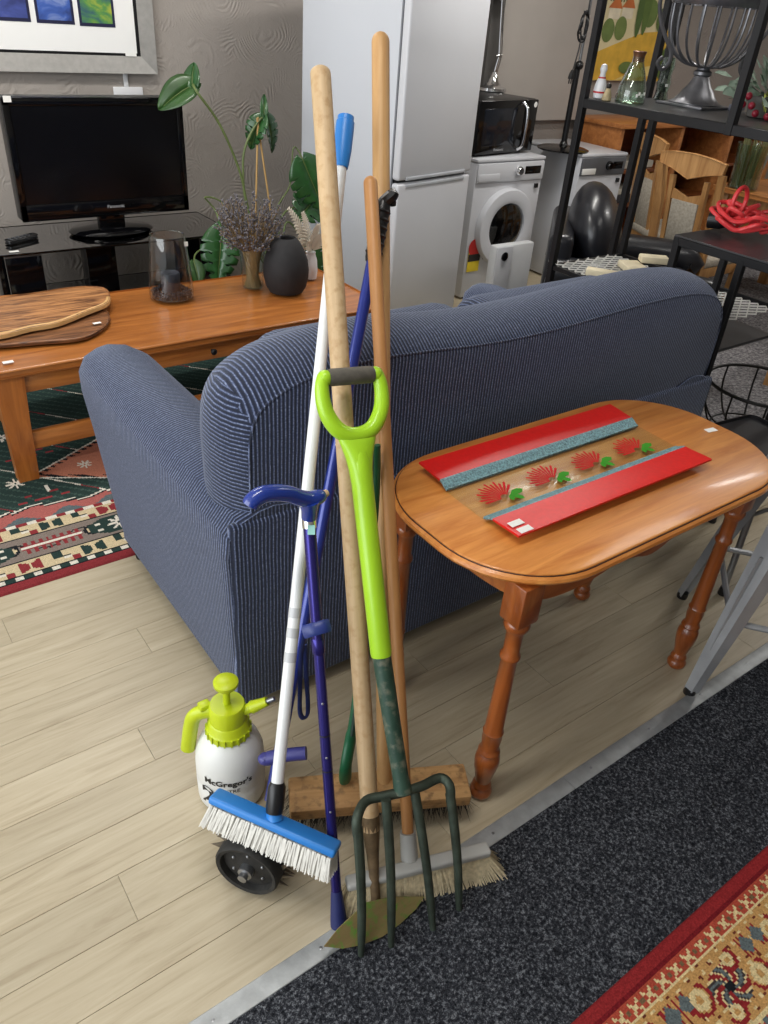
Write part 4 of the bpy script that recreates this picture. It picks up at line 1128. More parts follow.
pts = [Vector((0.0, -0.01, 1.05)), Vector((-0.02, -0.02, 0.85))]+pts+[Vector((-0.05, -0.03, 0.62)), Vector((-0.065, -0.03, 0.50)), Vector((-0.075, -0.03, 0.455))]
MB().tube(crom(pts, 3), 0.0045, 6).build('flex', MATS['black_plastic'], fl)
b = MB().tube([(-0.075, -0.03, 0.465), (-0.078, -0.03, 0.44), (-0.08, -0.03, 0.415)], [0.008, 0.016, 0.018], 8)
for s_ in (-1, 1): b.bb((-0.081+s_*0.009-0.002, -0.034, 0.39), (-0.081+s_*0.009+0.002, -0.027, 0.418))
b.build('plug', MATS['black_plastic'], fl)

# big pale board against the wall
MB_ = MB().bb((3.98, 4.262, 0.965), (4.93, 4.30, 2.35), 0.004)
tag(MB_.build('pale_board', mat('pale_board', srgb(184, 177, 170), 0.5, var=0.02)), 'large plain pale grey board fixed on the wall above the machines', 'board')
# dark grey strip of the wall, built as an upright, between fridge and board
struct(MB().bb((3.86, 4.22, 0.0), (3.965, WALL_Y, 2.7)).build('wall_strip', mat('dark_grey_strip', srgb(86, 84, 82), 0.6), smooth=0))

# ================================================================== LEATHER ARMCHAIR
LEA = mat('black_leather', srgb(26, 27, 32), 0.33, var=0.15, vs=10, bump=0.18, bs=40, coat=0.15)
ac = thing('leather_armchair', 'black leather armchair with a bulging back cushion behind the metal shelf', 'armchair', (3.62, 2.66, 0), radians(-48))
ac.scale = (0.9, 0.9, 0.95)
# local: +x is where the sitter looks, y across
MB().bb((-0.40, -0.44, 0.06), (0.42, 0.44, 0.36), 0.03, 3).build('seat_base', LEA, ac)
MB().bb((-0.22, -0.28, 0.34), (0.44, 0.28, 0.48), 0.06, 4).build('seat_cushion', LEA, ac)
MB().bb((-0.46, -0.43, 0.06), (-0.32, 0.43, 0.72), 0.045, 4).build('back_frame', LEA, ac)
M = Matrix.Rotation(radians(-16), 4, 'Y')
MB().ball((-0.20, 0.02, 0.66), 0.31, 28, 16, (0.52, 1.10, 0.88), M.to_3x3()).build('back_cushion', LEA, ac, smooth=80)
for s_ in (-1, 1):
    pts = [(-0.40, s_*0.40, 0.50), (-0.38, s_*0.40, 0.51), (0.38, s_*0.40, 0.50), (0.44, s_*0.40, 0.47), (0.46, s_*0.40, 0.45)]
    MB().tube(crom(pts, 4), [0.095]*13+[0.090, 0.080, 0.06, 0.03], 16).build('arm_roll', LEA, ac, smooth=70)
    MB().bb((-0.40, s_*0.40-0.07, 0.06), (0.40, s_*0.40+0.07, 0.47), 0.02, 3).build('arm_side', LEA, ac)
for x in (-0.36, 0.36):
    for y in (-0.36, 0.36): MB().lathe([(0.018, 0.0046), (0.026, 0.06)], 10, Matrix.Translation((x, y, 0))).build('foot', BLK, ac)

# ================================================================== METAL SHELF UNIT
BM = MATS['black_metal']
sh = thing('metal_shelf', 'tall black metal shelf unit with a mesh tier behind the sofa', 'shelf', (2.85, 1.94, 0))
XA, XB, YA, YB, SZ = 2.60, 3.06, 1.612, 2.262, 1.335
def post(x, y, z0_, z1_, w=0.014): return MB().bb((x-w, y-w, z0_), (x+w, y+w, z1_), 0.002, 1).build('post', BM, sh, world=True)
post(XA, YB, 0, 1.95); post(XA, YA, SZ-0.03, 1.95); post(XB, YB, 0, 1.95); post(XB, YB+0.056, 0, 1.95); post(XB, YA-0.44, 0, 1.95)
def rail(a, c, w=0.012, h=0.016, par=None, name='rail'):
    a = Vector(a); c = Vector(c); d = (c-a); L = d.length
    return MB().box((a+c)/2, (L, w*2, h*2), 0.002, 1, M=frame((0, 0, 1), d).to_3x3()).build(name, BM, par or sh, world=True)
SHM = mat('grey_shelf_top', srgb(74, 74, 76), 0.3, 0.3, var=0.1)
sy0 = YA-0.452
MB().bb((XA+0.012, YA, SZ-0.006), (XB-0.012, YB-0.012, SZ+0.004)).build('shelf_plate', SHM, sh, smooth=0, world=True)
MB().bb((XA+0.014, sy0, SZ-0.006), (XB-0.012, YA-0.001, SZ+0.004)).build('shelf_plate', SHM, sh, smooth=0, world=True)
rail((XA, YA, SZ-0.012), (XA, YB, SZ-0.012)); rail((XB, sy0, SZ-0.012), (XB, YB, SZ-0.012)); rail((XA, YB, SZ-0.012), (XB, YB, SZ-0.012)); rail((XA, YA-0.001, SZ-0.012), (XA, sy0, SZ-0.012)); rail((XA, sy0, SZ-0.012), (XB, sy0, SZ-0.012))
rail((XA, sy0, 1.93), (XA, YB, 1.93)); rail((XB, sy0, 1.93), (XB, YB, 1.93)); rail((XA, YB, 1.93), (XB, YB, 1.93)); rail((XA, sy0, 1.93), (XB, sy0, 1.93))
# expanded-metal tier: diamond lattice
MZ = 0.705
b = MB(); MW = mat('mesh_wire', srgb(206, 206, 202), 0.4, 0.3)
px_, py_ = 0.066, 0.036
ny = int((YB-1.45)/py_); nx = int((XB-XA)/px_)
for i in range(nx+1):
    for j in range(ny+1):
        for q in ((0, 0), (0.5, 0.5)):
            x = XA+(i+q[0])*px_; y = 1.45+(j+q[1])*py_
            if x > XB-px_ or y > YB-py_*0.4: continue
            for s_ in (-1, 1):
                if 1.45 <= y+s_*py_/2 <= YB and x+px_/2 <= XB:
                    b.add([(x, y-0.0030, MZ), (x, y+0.0030, MZ+0.004), (x+px_/2, y+s_*py_/2+0.0030, MZ+0.004), (x+px_/2, y+s_*py_/2-0.0030, MZ)], [(0, 1, 2, 3)])
b.build('mesh_tier', MW, sh, smooth=0, world=True, kind='stuff')
rail((XA, 1.45, MZ-0.012), (XA, YB, MZ-0.012), 0.008, 0.010); rail((XB, 1.45, MZ-0.012), (XB, YB, MZ-0.012), 0.008, 0.010); rail((XA, YB, MZ-0.012), (XB, YB, MZ-0.012), 0.008, 0.010)
MB().bb((XA+0.01, 1.45, 0.585), (XB-0.01, YB-0.01, 0.597)).build('lower_tier', SHM, sh, smooth=0, world=True)
# lower stand in front
ls = thing('black_stand', 'low black metal stand carrying a coil of red cord', 'stand', (2.62, 1.45, 0))
LZ, LX0, LX1, LY1, LY0 = 1.0, 2.45, 2.578, 1.61, 1.205
LX1 = 2.575
def lpost(x, y): MB().bb((x-0.012, y-0.012, 0), (x+0.012, y+0.012, LZ-0.02), 0.002, 1).build('post', BM, ls, world=True)
for x, y in ((2.455, 1.596), (2.455, 1.345), (2.78, 1.22), (2.78, 1.596)): lpost(x, y)
MB().bb((2.443, LY0, LZ-0.006), (2.80, 1.285, LZ), 0.001, 1).build('stand_top', SHM, ls, world=True)
MB().bb((2.443, 1.285, LZ-0.006), (2.80, 1.608, LZ), 0.001, 1).build('stand_top', SHM, ls, world=True)
for a, c in (((2.455, LY0, LZ-0.020), (2.455, 1.608, LZ-0.020)), ((2.443, 1.60, LZ-0.020), (2.80, 1.60, LZ-0.020)), ((2.79, LY0, LZ-0.020), (2.79, 1.608, LZ-0.020))):
    rail(a, c, 0.010, 0.014, ls)

# red cord, coiled
cc = Zp(738, 236, LZ)
rc = thing('red_cord', 'coil of bright red extension cord with a black plug on the black stand', 'cord', (cc.x, cc.y, LZ))
RC = mat('red_flex', srgb(228, 66, 70), 0.4, var=0.05)
rc.scale = (1.3, 1.3, 1.3)
pts = []; rr_ = random.Random(9)
for k in range(60):
    a = k*0.55; w = 0.055+0.018*sin(k*1.7); cx = 0.025*sin(k*0.31); cy = 0.03*cos(k*0.23)
    pts.append(Vector((cx+w*cos(a), cy+w*1.0*sin(a), 0.010+0.0008*k+0.012*(1+sin(a*1.3+k)))))
pts += [Vector((0.05, -0.05, 0.05)), Vector((0.04, -0.10, 0.05)), Vector((0.03, -0.12, 0.10)), Vector((0.03, -0.14, 0.17)), Vector((0.04, -0.17, 0.21)), Vector((0.05, -0.21, 0.12)), Vector((0.05, -0.24, 0.012))]
MB().tube(crom(pts, 5), 0.0058, 8).build('flex', RC, rc)
lp_ = [Vector((-0.01+0.03*cos(a), 0.02, 0.085+0.035*sin(a))) for a in [2*pi*k/20 for k in range(20)]]
MB().tube(lp_, 0.0058, 8, closed=True).build('loop', RC, rc)
MB().tube([(-0.02, 0.085, 0.026), (-0.01, 0.055, 0.028), (0.0, 0.03, 0.03)], [0.024, 0.022, 0.012], 12).build('plug', MATS['black_plastic'], rc)
wp = Zp(764, 248, LZ)
wt = thing('white_adaptor', 'round white adaptor beside the red cord', 'adaptor', (wp.x+0.03, wp.y-0.05, LZ))
MB().ball((0, 0, 0.030), 0.030, 16, 10, (1, 1, 1)).build('body', MATS['white_plastic'], wt)
MB().rod((0, 0, 0.04), (0.0, 0.03, 0.085), 0.010).build('lead', MATS['white_plastic'], wt)
# cream wooden pieces on the mesh
CRM = mat('cream_wood', srgb(218, 206, 176), 0.7, var=0.1, vs=20)
for k, (px, py, rz, sx, sy) in enumerate(((602, 273, 0.6, 0.05, 0.13), (612, 281, 0.6, 0.05, 0.11), (633, 267, -0.5, 0.09, 0.13), (650, 276, -0.2, 0.09, 0.08), (652, 266, 0.9, 0.06, 0.12))):
    q = Zp(px, py, MZ+0.02)
    o = MB().box((0, 0, 0), (sx, sy, 0.028), 0.006, 2).build('cream_block', CRM)
    o.location = (q.x, q.y, MZ+0.019 + (0.03 if k == 4 else 0)); o.rotation_euler = (0, 0, rz)
    tag(o, ['narrow cream offcut nearest the left post on the mesh tier', 'second narrow cream offcut on the mesh tier', 'wide cream offcut in the middle of the mesh tier', 'broad cream offcut at the right of the mesh tier', 'cream offcut lying on top of the broad one'][k], 'wood block', 'cream pieces on the mesh tier')

# ================================================================== THINGS ON THE SHELF PLATE
uc = Zp(693, 107, SZ+0.004)
ur = thing('wire_urn', 'dark grey metal urn with an open basket of curved bars on the shelf', 'urn', (uc.x+0.02, uc.y+0.01, SZ+0.004))
UM = mat('pewter', srgb(108, 108, 112), 0.36, 0.7, var=0.25, vs=20, bump=0.15)
ft = [(0.098, 0), (0.10, 0.014), (0.085, 0.020), (0.075, 0.03), (0.066, 0.040), (0.060, 0.052), (0.045, 0.07), (0.034, 0.09), (0.028, 0.103), (0.034, 0.108), (0.034, 0.118), (0.024, 0.124), (0.022, 0.135), (0.004, 0.136)]
MB().lathe(ft, 32).build('foot', UM, ur)
MB().bb((0.0-0.105, -0.105, 0.0), (0.105, 0.105, 0.010), 0.003).build('plinth', UM, ur)
RB = 0.165
for k in range(20):
    a = 2*pi*k/20; pr = [(0.020, 0.134), (0.07, 0.140), (0.115, 0.165), (0.145, 0.205), (0.160, 0.255), (0.164, 0.305), (RB, 0.335)]
    MB().tube(crom([(r*cos(a), r*sin(a), z) for r, z in pr], 4), 0.0048, 7).build('bar', UM, ur)
MB().lathe([(RB-0.006, 0.325), (RB+0.004, 0.325), (RB+0.014, 0.345), (RB+0.018, 0.372), (RB+0.006, 0.378), (RB-0.006, 0.345)], 40, cap=False).build('rim', UM, ur)
ud = Vector((CAM_R.x, CAM_R.y, 0)).normalized()
for s_ in (-1, 1):
    pr = [(0.150, 0.372), (0.195, 0.385), (0.222, 0.335), (0.205, 0.270), (0.170, 0.215), (0.140, 0.175), (0.138, 0.135), (0.160, 0.115), (0.180, 0.135), (0.165, 0.155)]
    MB().tube(crom([ud*s_*r+Vector((0, 0, z)) for r, z in pr], 5), 0.0075, 8, flat=0.8).build('handle', UM, ur)
MB().bb((0.06, -0.128, 0.001), (0.145, -0.109, 0.022), 0.002).build('name_tag', mat('grey_tag', srgb(98, 100, 112), 0.6), ur)
def onshelf(px, py): return Zp(px, py, SZ+0.004)
q = onshelf(629, 103)
bt = thing('glass_decanter', 'green-tinted clear glass conical bottle with a copper neck on the shelf', 'bottle', q)
GG = glass('green_tint_glass', (0.80, 0.88, 0.82), 2.2)
MB().lathe(shell([(0.052, 0), (0.056, 0.006), (0.052, 0.05), (0.036, 0.10), (0.022, 0.135), (0.020, 0.165)], 0.003), 28).build('body', GG, bt)
MB().lathe([(0.0205, 0.135), (0.021, 0.155), (0.0255, 0.168), (0.022, 0.170), (0.018, 0.15)], 24, cap=False).build('neck_band', mat('copper_band', srgb(120, 84, 62), 0.35, 0.6), bt)
for k in range(4): tagcard('price_mark', bt, q+Vector((-0.03+0.013*k, -0.052, 0.03+0.006*(k % 2))), (1, -0.3, 0), (0, 0, 1), 0.008, 0.011)
q = onshelf(598, 99)
pin = thing('skittle', 'white skittle with red bands on the shelf beside the left post', 'ornament', q)
MB().lathe([(0.012, 0), (0.020, 0.004), (0.024, 0.03), (0.020, 0.055), (0.011, 0.078), (0.010, 0.088), (0.014, 0.10), (0.010, 0.115), (0.002, 0.118)], 20).build('body', MATS['white_plastic'], pin)
for z, r in ((0.024, 0.0242), (0.072, 0.0140)): MB().lathe([(r, z-0.003), (r+0.0008, z), (r, z+0.003)], 20, cap=False).build('red_band', mat('band_red', srgb(190, 36, 40), 0.4), pin)
q = onshelf(606, 101)
fgn = thing('figurine', 'small dark-haired cream figurine on the shelf next to the skittle', 'figurine', q)
MB().lathe([(0.014, 0), (0.018, 0.003), (0.016, 0.02), (0.010, 0.035), (0.007, 0.042), (0.004, 0.044)], 14).build('body', mat('cream_figure', srgb(168, 152, 116), 0.6, var=0.3, vs=60), fgn)
MB().ball((0, 0, 0.050), 0.010, 12, 8).build('head', mat('dark_hair', srgb(30, 26, 24), 0.6), fgn)
q = onshelf(660, 100)
gv = thing('cut_glass_vase', 'tall cut glass vase behind the urn on the shelf', 'vase', q)
MB().lathe(shell([(0.026, 0), (0.030, 0.004), (0.022, 0.03), (0.028, 0.06), (0.022, 0.09), (0.028, 0.12), (0.024, 0.15)], 0.003), 12).build('glass_wall', GG, gv, smooth=10)
tagcard('price_label', gv, q+Vector((-0.02, -0.03, 0.055)), (1, -0.5, 0), (0, 0, 1), 0.012, 0.010)
# flower arrangement at the right end
q = Zp(760, 118, SZ+0.004)
fa = thing('flower_arrangement', 'arrangement of silvery leaves, red berries and a lime hydrangea on the shelf', 'flowers', q)
fa.scale = (1.4, 1.4, 1.4)
MB().lathe([(0.030, 0), (0.036, 0.003), (0.042, 0.05), (0.038, 0.05), (0.03, 0.01), (0.002, 0.008)], 20).build('pot', mat('grey_pot', srgb(96, 94, 90), 0.6), fa)
SLV = mat('silver_leaf', srgb(130, 148, 132), 0.8, var=0.2, vs=40); LIM = mat('lime_petal', srgb(176, 184, 88), 0.8, var=0.2, vs=60); BRY = mat('berry_red', srgb(150, 30, 52), 0.4)
rr_ = random.Random(21)
def oval(c, d, L, W, n_):
    d = Vector(d).normalized(); s_ = d.cross(Vector(n_)).normalized(); u = s_.cross(d)
    return [c, c+d*L*0.4+s_*W+u*0.004, c+d*L*0.8+s_*W*0.7+u*0.004, c+d*L, c+d*L*0.8-s_*W*0.7+u*0.004, c+d*L*0.4-s_*W+u*0.004]
for k in range(80):
    a = rr_.random()*6.283; e = rr_.uniform(-0.15, 1.4); d = Vector((cos(a)*cos(e), sin(a)*cos(e), sin(e))); c = Vector((0, 0, 0.05))+d*rr_.uniform(0.01, 0.10)
    b = MB().add(oval(c, d+Vector((0, 0, -.2)), 0.048, 0.019, (0.2, -0.6, 0.8)), [(0, 1, 2, 3, 4, 5)]); b.build('leaf', SLV, fa, smooth=0)
hc = Vector((-0.020, -0.058, 0.050)); b = MB()
for k in range(110):
    z = rr_.uniform(-0.7, 1); a = rr_.random()*6.283; r = sqrt(1-z*z); n_ = Vector((r*cos(a), r*sin(a), z)); c = hc+n_*0.045
    t1 = n_.cross(Vector((0.3, 0.2, 1))).normalized(); t2 = n_.cross(t1); s_ = 0.009
    b.add([c+t1*s_, c+t2*s_+n_*0.003, c-t1*s_, c-t2*s_+n_*0.003], [(0, 1, 2, 3)])
b.build('hydrangea_head', LIM, fa, smooth=0)
for c in ((-0.075, -0.012, 0.03), (-0.080, 0.0, 0.05), (-0.070, -0.025, 0.014), (-0.055, -0.05, 0.010), (-0.045, -0.06, 0.014), (-0.078, 0.012, 0.03)):
    MB().ball(c, 0.009, 10, 7).build('berry', BRY, fa)

# ================================================================== DINING CORNER
OAK = wood('light_oak', srgb(150, 104, 58), srgb(196, 150, 96), 'Z', 1.0, 0.4)
UPH = mat('oatmeal_fabric', srgb(170, 162, 148), 0.9, var=0.2, vs=70, bump=0.3, bs=120)
def dchair(label, loc, rz):
    t = thing('dining_chair', label, 'chair', loc, rz, 'oak dining chairs by the table')
    # local: back in the y-z plane at x=0, seat towards +x
    w = 0.215
    for s_ in (-1, 1):
        def stl(z, y, x, h): return [(x-0.014, y-h, z), (x+0.014, y-h, z), (x+0.014, y+h, z), (x-0.014, y+h, z)]
        MB().rings([stl(0.0047, s_*0.18, -0.02, 0.018), stl(0.45, s_*0.185, 0.02, 0.024), stl(0.75, s_*0.195, 0.0, 0.024), stl(0.985, s_*0.208, -0.05, 0.020)]).build('stile', OAK, t, smooth=25)
        MB().rings([stl(0.0047, s_*0.19, 0.40, 0.018), stl(0.43, s_*0.20, 0.40, 0.022)]).build('leg', OAK, t, smooth=25)
        MB().bb((0.03, s_*0.19-0.012, 0.38), (0.40, s_*0.19+0.012, 0.44), 0.003).build('seat_rail', OAK, t)
        MB().rings([stl(0.47, s_*0.105, 0.02, 0.016), stl(0.93, s_*0.118, -0.036, 0.014)]).build('splat_bar', OAK, t, smooth=25)
    ol_ = [(-0.215, 0.985), (-0.222, 1.045), (-0.12, 1.062), (0.0, 1.068), (0.12, 1.062), (0.222, 1.045), (0.215, 0.985), (0.12, 0.965), (0.0, 0.925), (-0.12, 0.965)]
    M = Matrix(((0, 0, 1, -0.055), (1, 0, 0, 0), (0, 1, 0, 0), (0, 0, 0, 1)))
    MB().prism([(y, z) for y, z in ol_], -0.014, 0.014, 0.004, 2, M).build('crest_rail', OAK, t, smooth=30)
    ol_ = [(-0.10, 0.80), (-0.10, 0.855), (0.0, 0.825), (0.10, 0.855), (0.10, 0.80)]
    M2 = Matrix(((0, 0, 1, -0.02), (1, 0, 0, 0), (0, 1, 0, 0), (0, 0, 0, 1)))
    MB().prism([(y, z) for y, z in ol_], -0.010, 0.010, 0, 2, M2).build('pad_rail', OAK, t, smooth=30)
    MB().box((0.0, 0, 0.645), (0.030, 0.185, 0.32), 0.010, 2, M=Matrix.Rotation(radians(-7), 3, 'Y')).build('back_pad', UPH, t)
    MB().bb((0.0, -0.205, 0.435), (0.43, 0.205, 0.495), 0.02, 3).build('seat', UPH, t)
    MB().bb((0.39, -0.19, 0.38), (0.41, 0.19, 0.44), 0.003).build('seat_rail', OAK, t); MB().bb((0.01, -0.18, 0.38), (0.03, 0.18, 0.44), 0.003).build('seat_rail', OAK, t)
    return t
dchair('light oak dining chair with a grey padded back nearest the black stand', (4.20, 2.74, 0), radians(0)).scale = (0.97, 0.97, 0.95)
dchair('light oak dining chair half hidden behind the nearer padded chair', (4.58, 3.30, 0), radians(-26)).scale = (0.97, 0.97, 0.95)
dchair('light oak dining chair at the right edge of the picture beside the red cord', (4.12, 1.70, 0), radians(18)).scale = (0.97, 0.97, 0.95)
dt = thing('dining_table', 'brown wooden dining table behind the oak chairs', 'table', (5.3, 2.6, 0))
MB().prism(rrect(4.93, 5.95, 1.75, 3.08, 0.03, 4), 0.715, 0.75, 0.006, 2).build('tabletop', wood('table_oak', srgb(136, 84, 42), srgb(184, 126, 70), 'Y', 1.0, 0.35), dt, world=True)
for x in (5.01, 5.87):
    for y in (1.83, 3.00): MB().bb((x-0.035, y-0.035, 0.0046), (x+0.035, y+0.035, 0.715), 0.006).build('leg', OAK, dt, world=True)
MB().bb((5.01, 2.98, 0.63), (5.87, 3.01, 0.715)).build('apron', OAK, dt, smooth=0, world=True); MB().bb((5.0, 1.83, 0.63), (5.03, 3.0, 0.715)).build('apron', OAK, dt, smooth=0, world=True)
q = Zp(742, 188, 0.75)
tv_ = thing('stem_vase', 'wide clear glass vase of dry green stems on the dining table', 'vase', q)
MB().lathe(shell([(0.085, 0), (0.095, 0.006), (0.090, 0.10), (0.105, 0.26)], 0.004), 28).build('glass_wall', GG, tv_)
b = MB()
for k in range(40):
    a = rr_.random()*6.283; r = 0.07*sqrt(rr_.random()); a2 = a+rr_.uniform(-1, 1); r2_ = 0.05+0.05*rr_.random()
    b.tube([q+Vector((cos(a)*r, sin(a)*r, 0.008)), q+Vector((cos(a2)*r2_, sin(a2)*r2_, rr_.uniform(0.25, 0.42)))], 0.0035, 5)
tag(b.build('dry_stems', mat('olive_stem', srgb(112, 112, 74), 0.8, var=0.3)), 'dry olive stems standing in the wide vase on the dining table', 'dried stems', kind='stuff')
# low brown bench / sideboard along the back wall
SBW = wood('sideboard_wood', srgb(92, 46, 22), srgb(142, 80, 42), 'X', 0.8, 0.35); SBL = wood('sideboard_edge', srgb(150, 90, 46), srgb(196, 130, 74), 'X', 0.8, 0.35)
sb = thing('sideboard', 'open-fronted brown wooden sideboard against the back wall', 'sideboard', (5.9, 4.05, 0))
sx0, sx1 = 4.88, 6.95
MB().bb((sx0-0.02, 3.82, 0.965), (sx1+0.02, 4.29, 0.995), 0.004).build('top', SBL, sb, world=True)
for x in (sx0, 5.58, 6.25, sx1-0.04): MB().bb((x, 3.85, 0.0), (x+0.04, 4.28, 0.965), 0.003).build('upright', SBL, sb, world=True)
MB().bb((sx0+0.04, 4.24, 0.05), (sx1-0.04, 4.27, 0.965)).build('back_panel', SBW, sb, smooth=0, world=True)
for z in (0.06, 0.42, 0.66): MB().bb((sx0+0.04, 3.87, z), (sx1-0.04, 4.24, z+0.022)).build('shelf_board', SBW, sb, smooth=0, world=True)
rr_ = random.Random(4)
for k, (z, h, col, lab) in enumerate(((0.684, 0.05, (176, 170, 158), 'pale flat box on the upper shelf of the sideboard'), (0.444, 0.06, (60, 58, 62), 'dark flat box on the middle shelf of the sideboard'), (0.506, 0.035, (190, 184, 170), 'cream folder on top of the dark flat box'), (0.084, 0.09, (92, 52, 40), 'brown box on the bottom shelf of the sideboard'))):
    o = MB().bb((4.96+0.02*k, 3.90, z), (5.40-0.03*k, 4.18, z+h), 0.004, 1).build('flat_box', mat('box_paint_%d' % k, srgb(*col), 0.6)); tag(o, lab, 'box', 'boxes in the sideboard')
# painting on the wall
YQ = WALL_Y-0.035
a_, b_ = Yp(590, 80, YQ), Yp(605, 40, YQ)
pt = thing('landscape_painting', 'yellow canvas painting of a field with green trees and red-roofed houses', 'painting', (a_.x+0.45, YQ, a_.z))
px0, pz0, PWD, PHT = a_.x, a_.z, 0.86, 0.86
MB().bb((px0, YQ, pz0), (px0+PWD, WALL_Y-0.003, pz0+PHT)).build('canvas', mat('canvas_sky', srgb(226, 214, 170), 0.7, var=0.06), pt, smooth=0, world=True)
def daub(pts, col, name, k):
    y = YQ-0.0008*k
    MB().add([(px0+x*PWD, y, pz0+z*PHT) for x, z in pts], [tuple(range(len(pts)))]).build('paint_patch', mat(name, srgb(*col), 0.7, var=0.15, vs=12), pt, smooth=0, world=True)
daub([(0.002, 0.002), (0.998, 0.002), (0.998, 0.40), (0.8, 0.38), (0.55, 0.36), (0.3, 0.29), (0.1, 0.23), (0.002, 0.20)], (222, 178, 66), 'paint_field', 1)
daub([(0.30, 0.002), (0.998, 0.06), (0.998, 0.15), (0.6, 0.10)], (228, 206, 130), 'paint_path', 2)
def ell(cx, cz, rx, rz, n=18): return [(cx+rx*cos(2*pi*k/n), cz+rz*sin(2*pi*k/n)) for k in range(n)]
for i, (cx, cz, rx, rz, col) in enumerate(((0.10, 0.36, 0.075, 0.085, (112, 132, 72)), (0.25, 0.38, 0.075, 0.085, (120, 138, 76)), (0.60, 0.50, 0.09, 0.10, (110, 132, 70)), (0.78, 0.46, 0.085, 0.095, (98, 120, 62)), (0.46, 0.56, 0.045, 0.24, (84, 108, 56)), (0.54, 0.64, 0.05, 0.30, (96, 120, 60)), (0.90, 0.14, 0.05, 0.12, (90, 112, 56)), (0.42, 0.10, 0.10, 0.045, (104, 124, 64)))):
    daub(ell(cx, cz, rx, rz), col, 'paint_tree_%d' % i, 4+i)
for i, (cx, cz) in enumerate(((0.14, 0.47), (0.30, 0.48), (0.66, 0.66), (0.80, 0.56))):
    daub([(cx-0.07, cz-0.03), (cx+0.07, cz-0.03), (cx+0.07, cz+0.05), (cx-0.07, cz+0.05)], (232, 222, 196), 'paint_house', 3)
    daub([(cx-0.085, cz+0.045), (cx+0.085, cz+0.045), (cx+0.04, cz+0.11), (cx-0.03, cz+0.10)], (206, 118, 64), 'paint_roof', 4)
for k in range(9):
    daub([(0.06+k*0.032, 0.56), (0.075+k*0.032, 0.56), (0.085+k*0.034, 0.80), (0.07+k*0.034, 0.82)], (86, 100, 62), 'paint_reed', 3)

# ================================================================== WIRE BASKET, STOOL
bc = Vector((3.02, 1.40, 0))
wk = thing('wire_basket', 'round black wire basket on splayed wire legs behind the side table', 'basket', bc)
RBK, ZR = 0.215, 0.40
WBK = mat('black_wire', srgb(24, 24, 24), 0.5, 0.4)
for z, r, nm in ((ZR, RBK, 'rim'), (0.20, 0.15, 'hoop')):
    MB().tube([Vector((r*cos(a), r*sin(a), z)) for a in [2*pi*k/40 for k in range(40)]], 0.007 if nm == 'rim' else 0.004, 8, closed=True).build(nm, WBK, wk)
for k in range(10):
    a = 2*pi*k/10
    MB().tube(crom([(RBK*cos(a), RBK*sin(a), ZR), (0.21*cos(a), 0.21*sin(a), 0.30), (0.15*cos(a), 0.15*sin(a), 0.20), (0.05*cos(a), 0.05*sin(a), 0.17), (0, 0, 0.168)], 4), 0.004, 6).build('wire', WBK, wk)
for k in range(14):
    a = 2*pi*k/14+0.2
    MB().tube(crom([(0.03*cos(a), 0.03*sin(a), 0.168), (0.09*cos(a), 0.09*sin(a), 0.12), (0.15*cos(a), 0.15*sin(a), 0.06), (0.19*cos(a), 0.19*sin(a), 0.004)], 4), 0.004, 6).build('leg_wire', WBK, wk)
sl = thing('metal_stool', 'grey painted metal stool with splayed channel legs beside the side table', 'stool', (2.03, 0.68, 0))
GM = mat('gunmetal_paint', srgb(160, 162, 165), 0.35, 0.3, var=0.12, vs=12)
fA = Zp(691, 691, 0.006); fB = Zp(683, 598, 0.0); _df = fB-fA; ctr = Vector(((fA.x+fB.x)/2+_df.y/2, (fA.y+fB.y)/2-_df.x/2, 0))
SH_ = 0.76
for k in range(4):
    d = (fA-ctr); d.z = 0; ang = pi/2*k
    d = Vector((d.x*cos(ang)-d.y*sin(ang), d.x*sin(ang)+d.y*cos(ang), 0))
    foot = ctr+d; topp = ctr+d*0.46; topp.z = SH_-0.03; foot.z = 0.014 if foot.y > 0.66 or True else 0.014
    ax = (topp-foot).normalized(); tn = Vector((-d.y, d.x, 0)).normalized(); rd = tn.cross(ax).normalized()
    def sec(p, w, dp):
        return [p-tn*w-rd*dp*0.2, p-tn*w*0.62+rd*dp, p+tn*w*0.62+rd*dp, p+tn*w-rd*dp*0.2, p+tn*w*0.55+rd*dp*0.35, p-tn*w*0.55+rd*dp*0.35]
    if rd.dot(d) < 0: rd = -rd
    lg = MB().rings([sec(foot, 0.020, 0.020), sec(foot.lerp(topp, 0.3), 0.034, 0.026), sec(foot.lerp(topp, 0.75), 0.050, 0.034), sec(topp, 0.056, 0.036)]).build('leg', GM, sl, world=True, smooth=30)
    a0 = foot.lerp(topp, 0.20)+rd*0.022; a1 = foot.lerp(topp, 0.62)+rd*0.033
    MB().tube([a0, a0.lerp(a1, 0.5), a1], [0.003, 0.010, 0.012], 8, flat=0.35, up=rd).build('pressed_rib', GM, lg, world=True)
    zf = 0.0030 if foot.y < 0.64 else 0.0002
    MB().lathe([(0.017, 0.0), (0.018, 0.006), (0.017, 0.022)], 12, Matrix.Translation((foot.x+rd.x*0.006, foot.y+rd.y*0.006, zf))).build('foot_cap', BLK, lg, world=True)
for k in range(4):
    d0 = Vector((fA.x-ctr.x, fA.y-ctr.y, 0)); a = pi/2*k; p = []
    for e in (a, a+pi/2):
        v = Vector((d0.x*cos(e)-d0.y*sin(e), d0.x*sin(e)+d0.y*cos(e), 0)); p.append(ctr+v*(1-0.54*0.33)+Vector((0, 0, 0.25)))
    MB().rod(p[0], p[1], 0.009, n=8).build('footrest', GM, sl, world=True)
a_ = atan2(fA.y-ctr.y, fA.x-ctr.x)+pi/4
M = Matrix.Translation(ctr) @ Matrix.Rotation(a_, 4, 'Z')
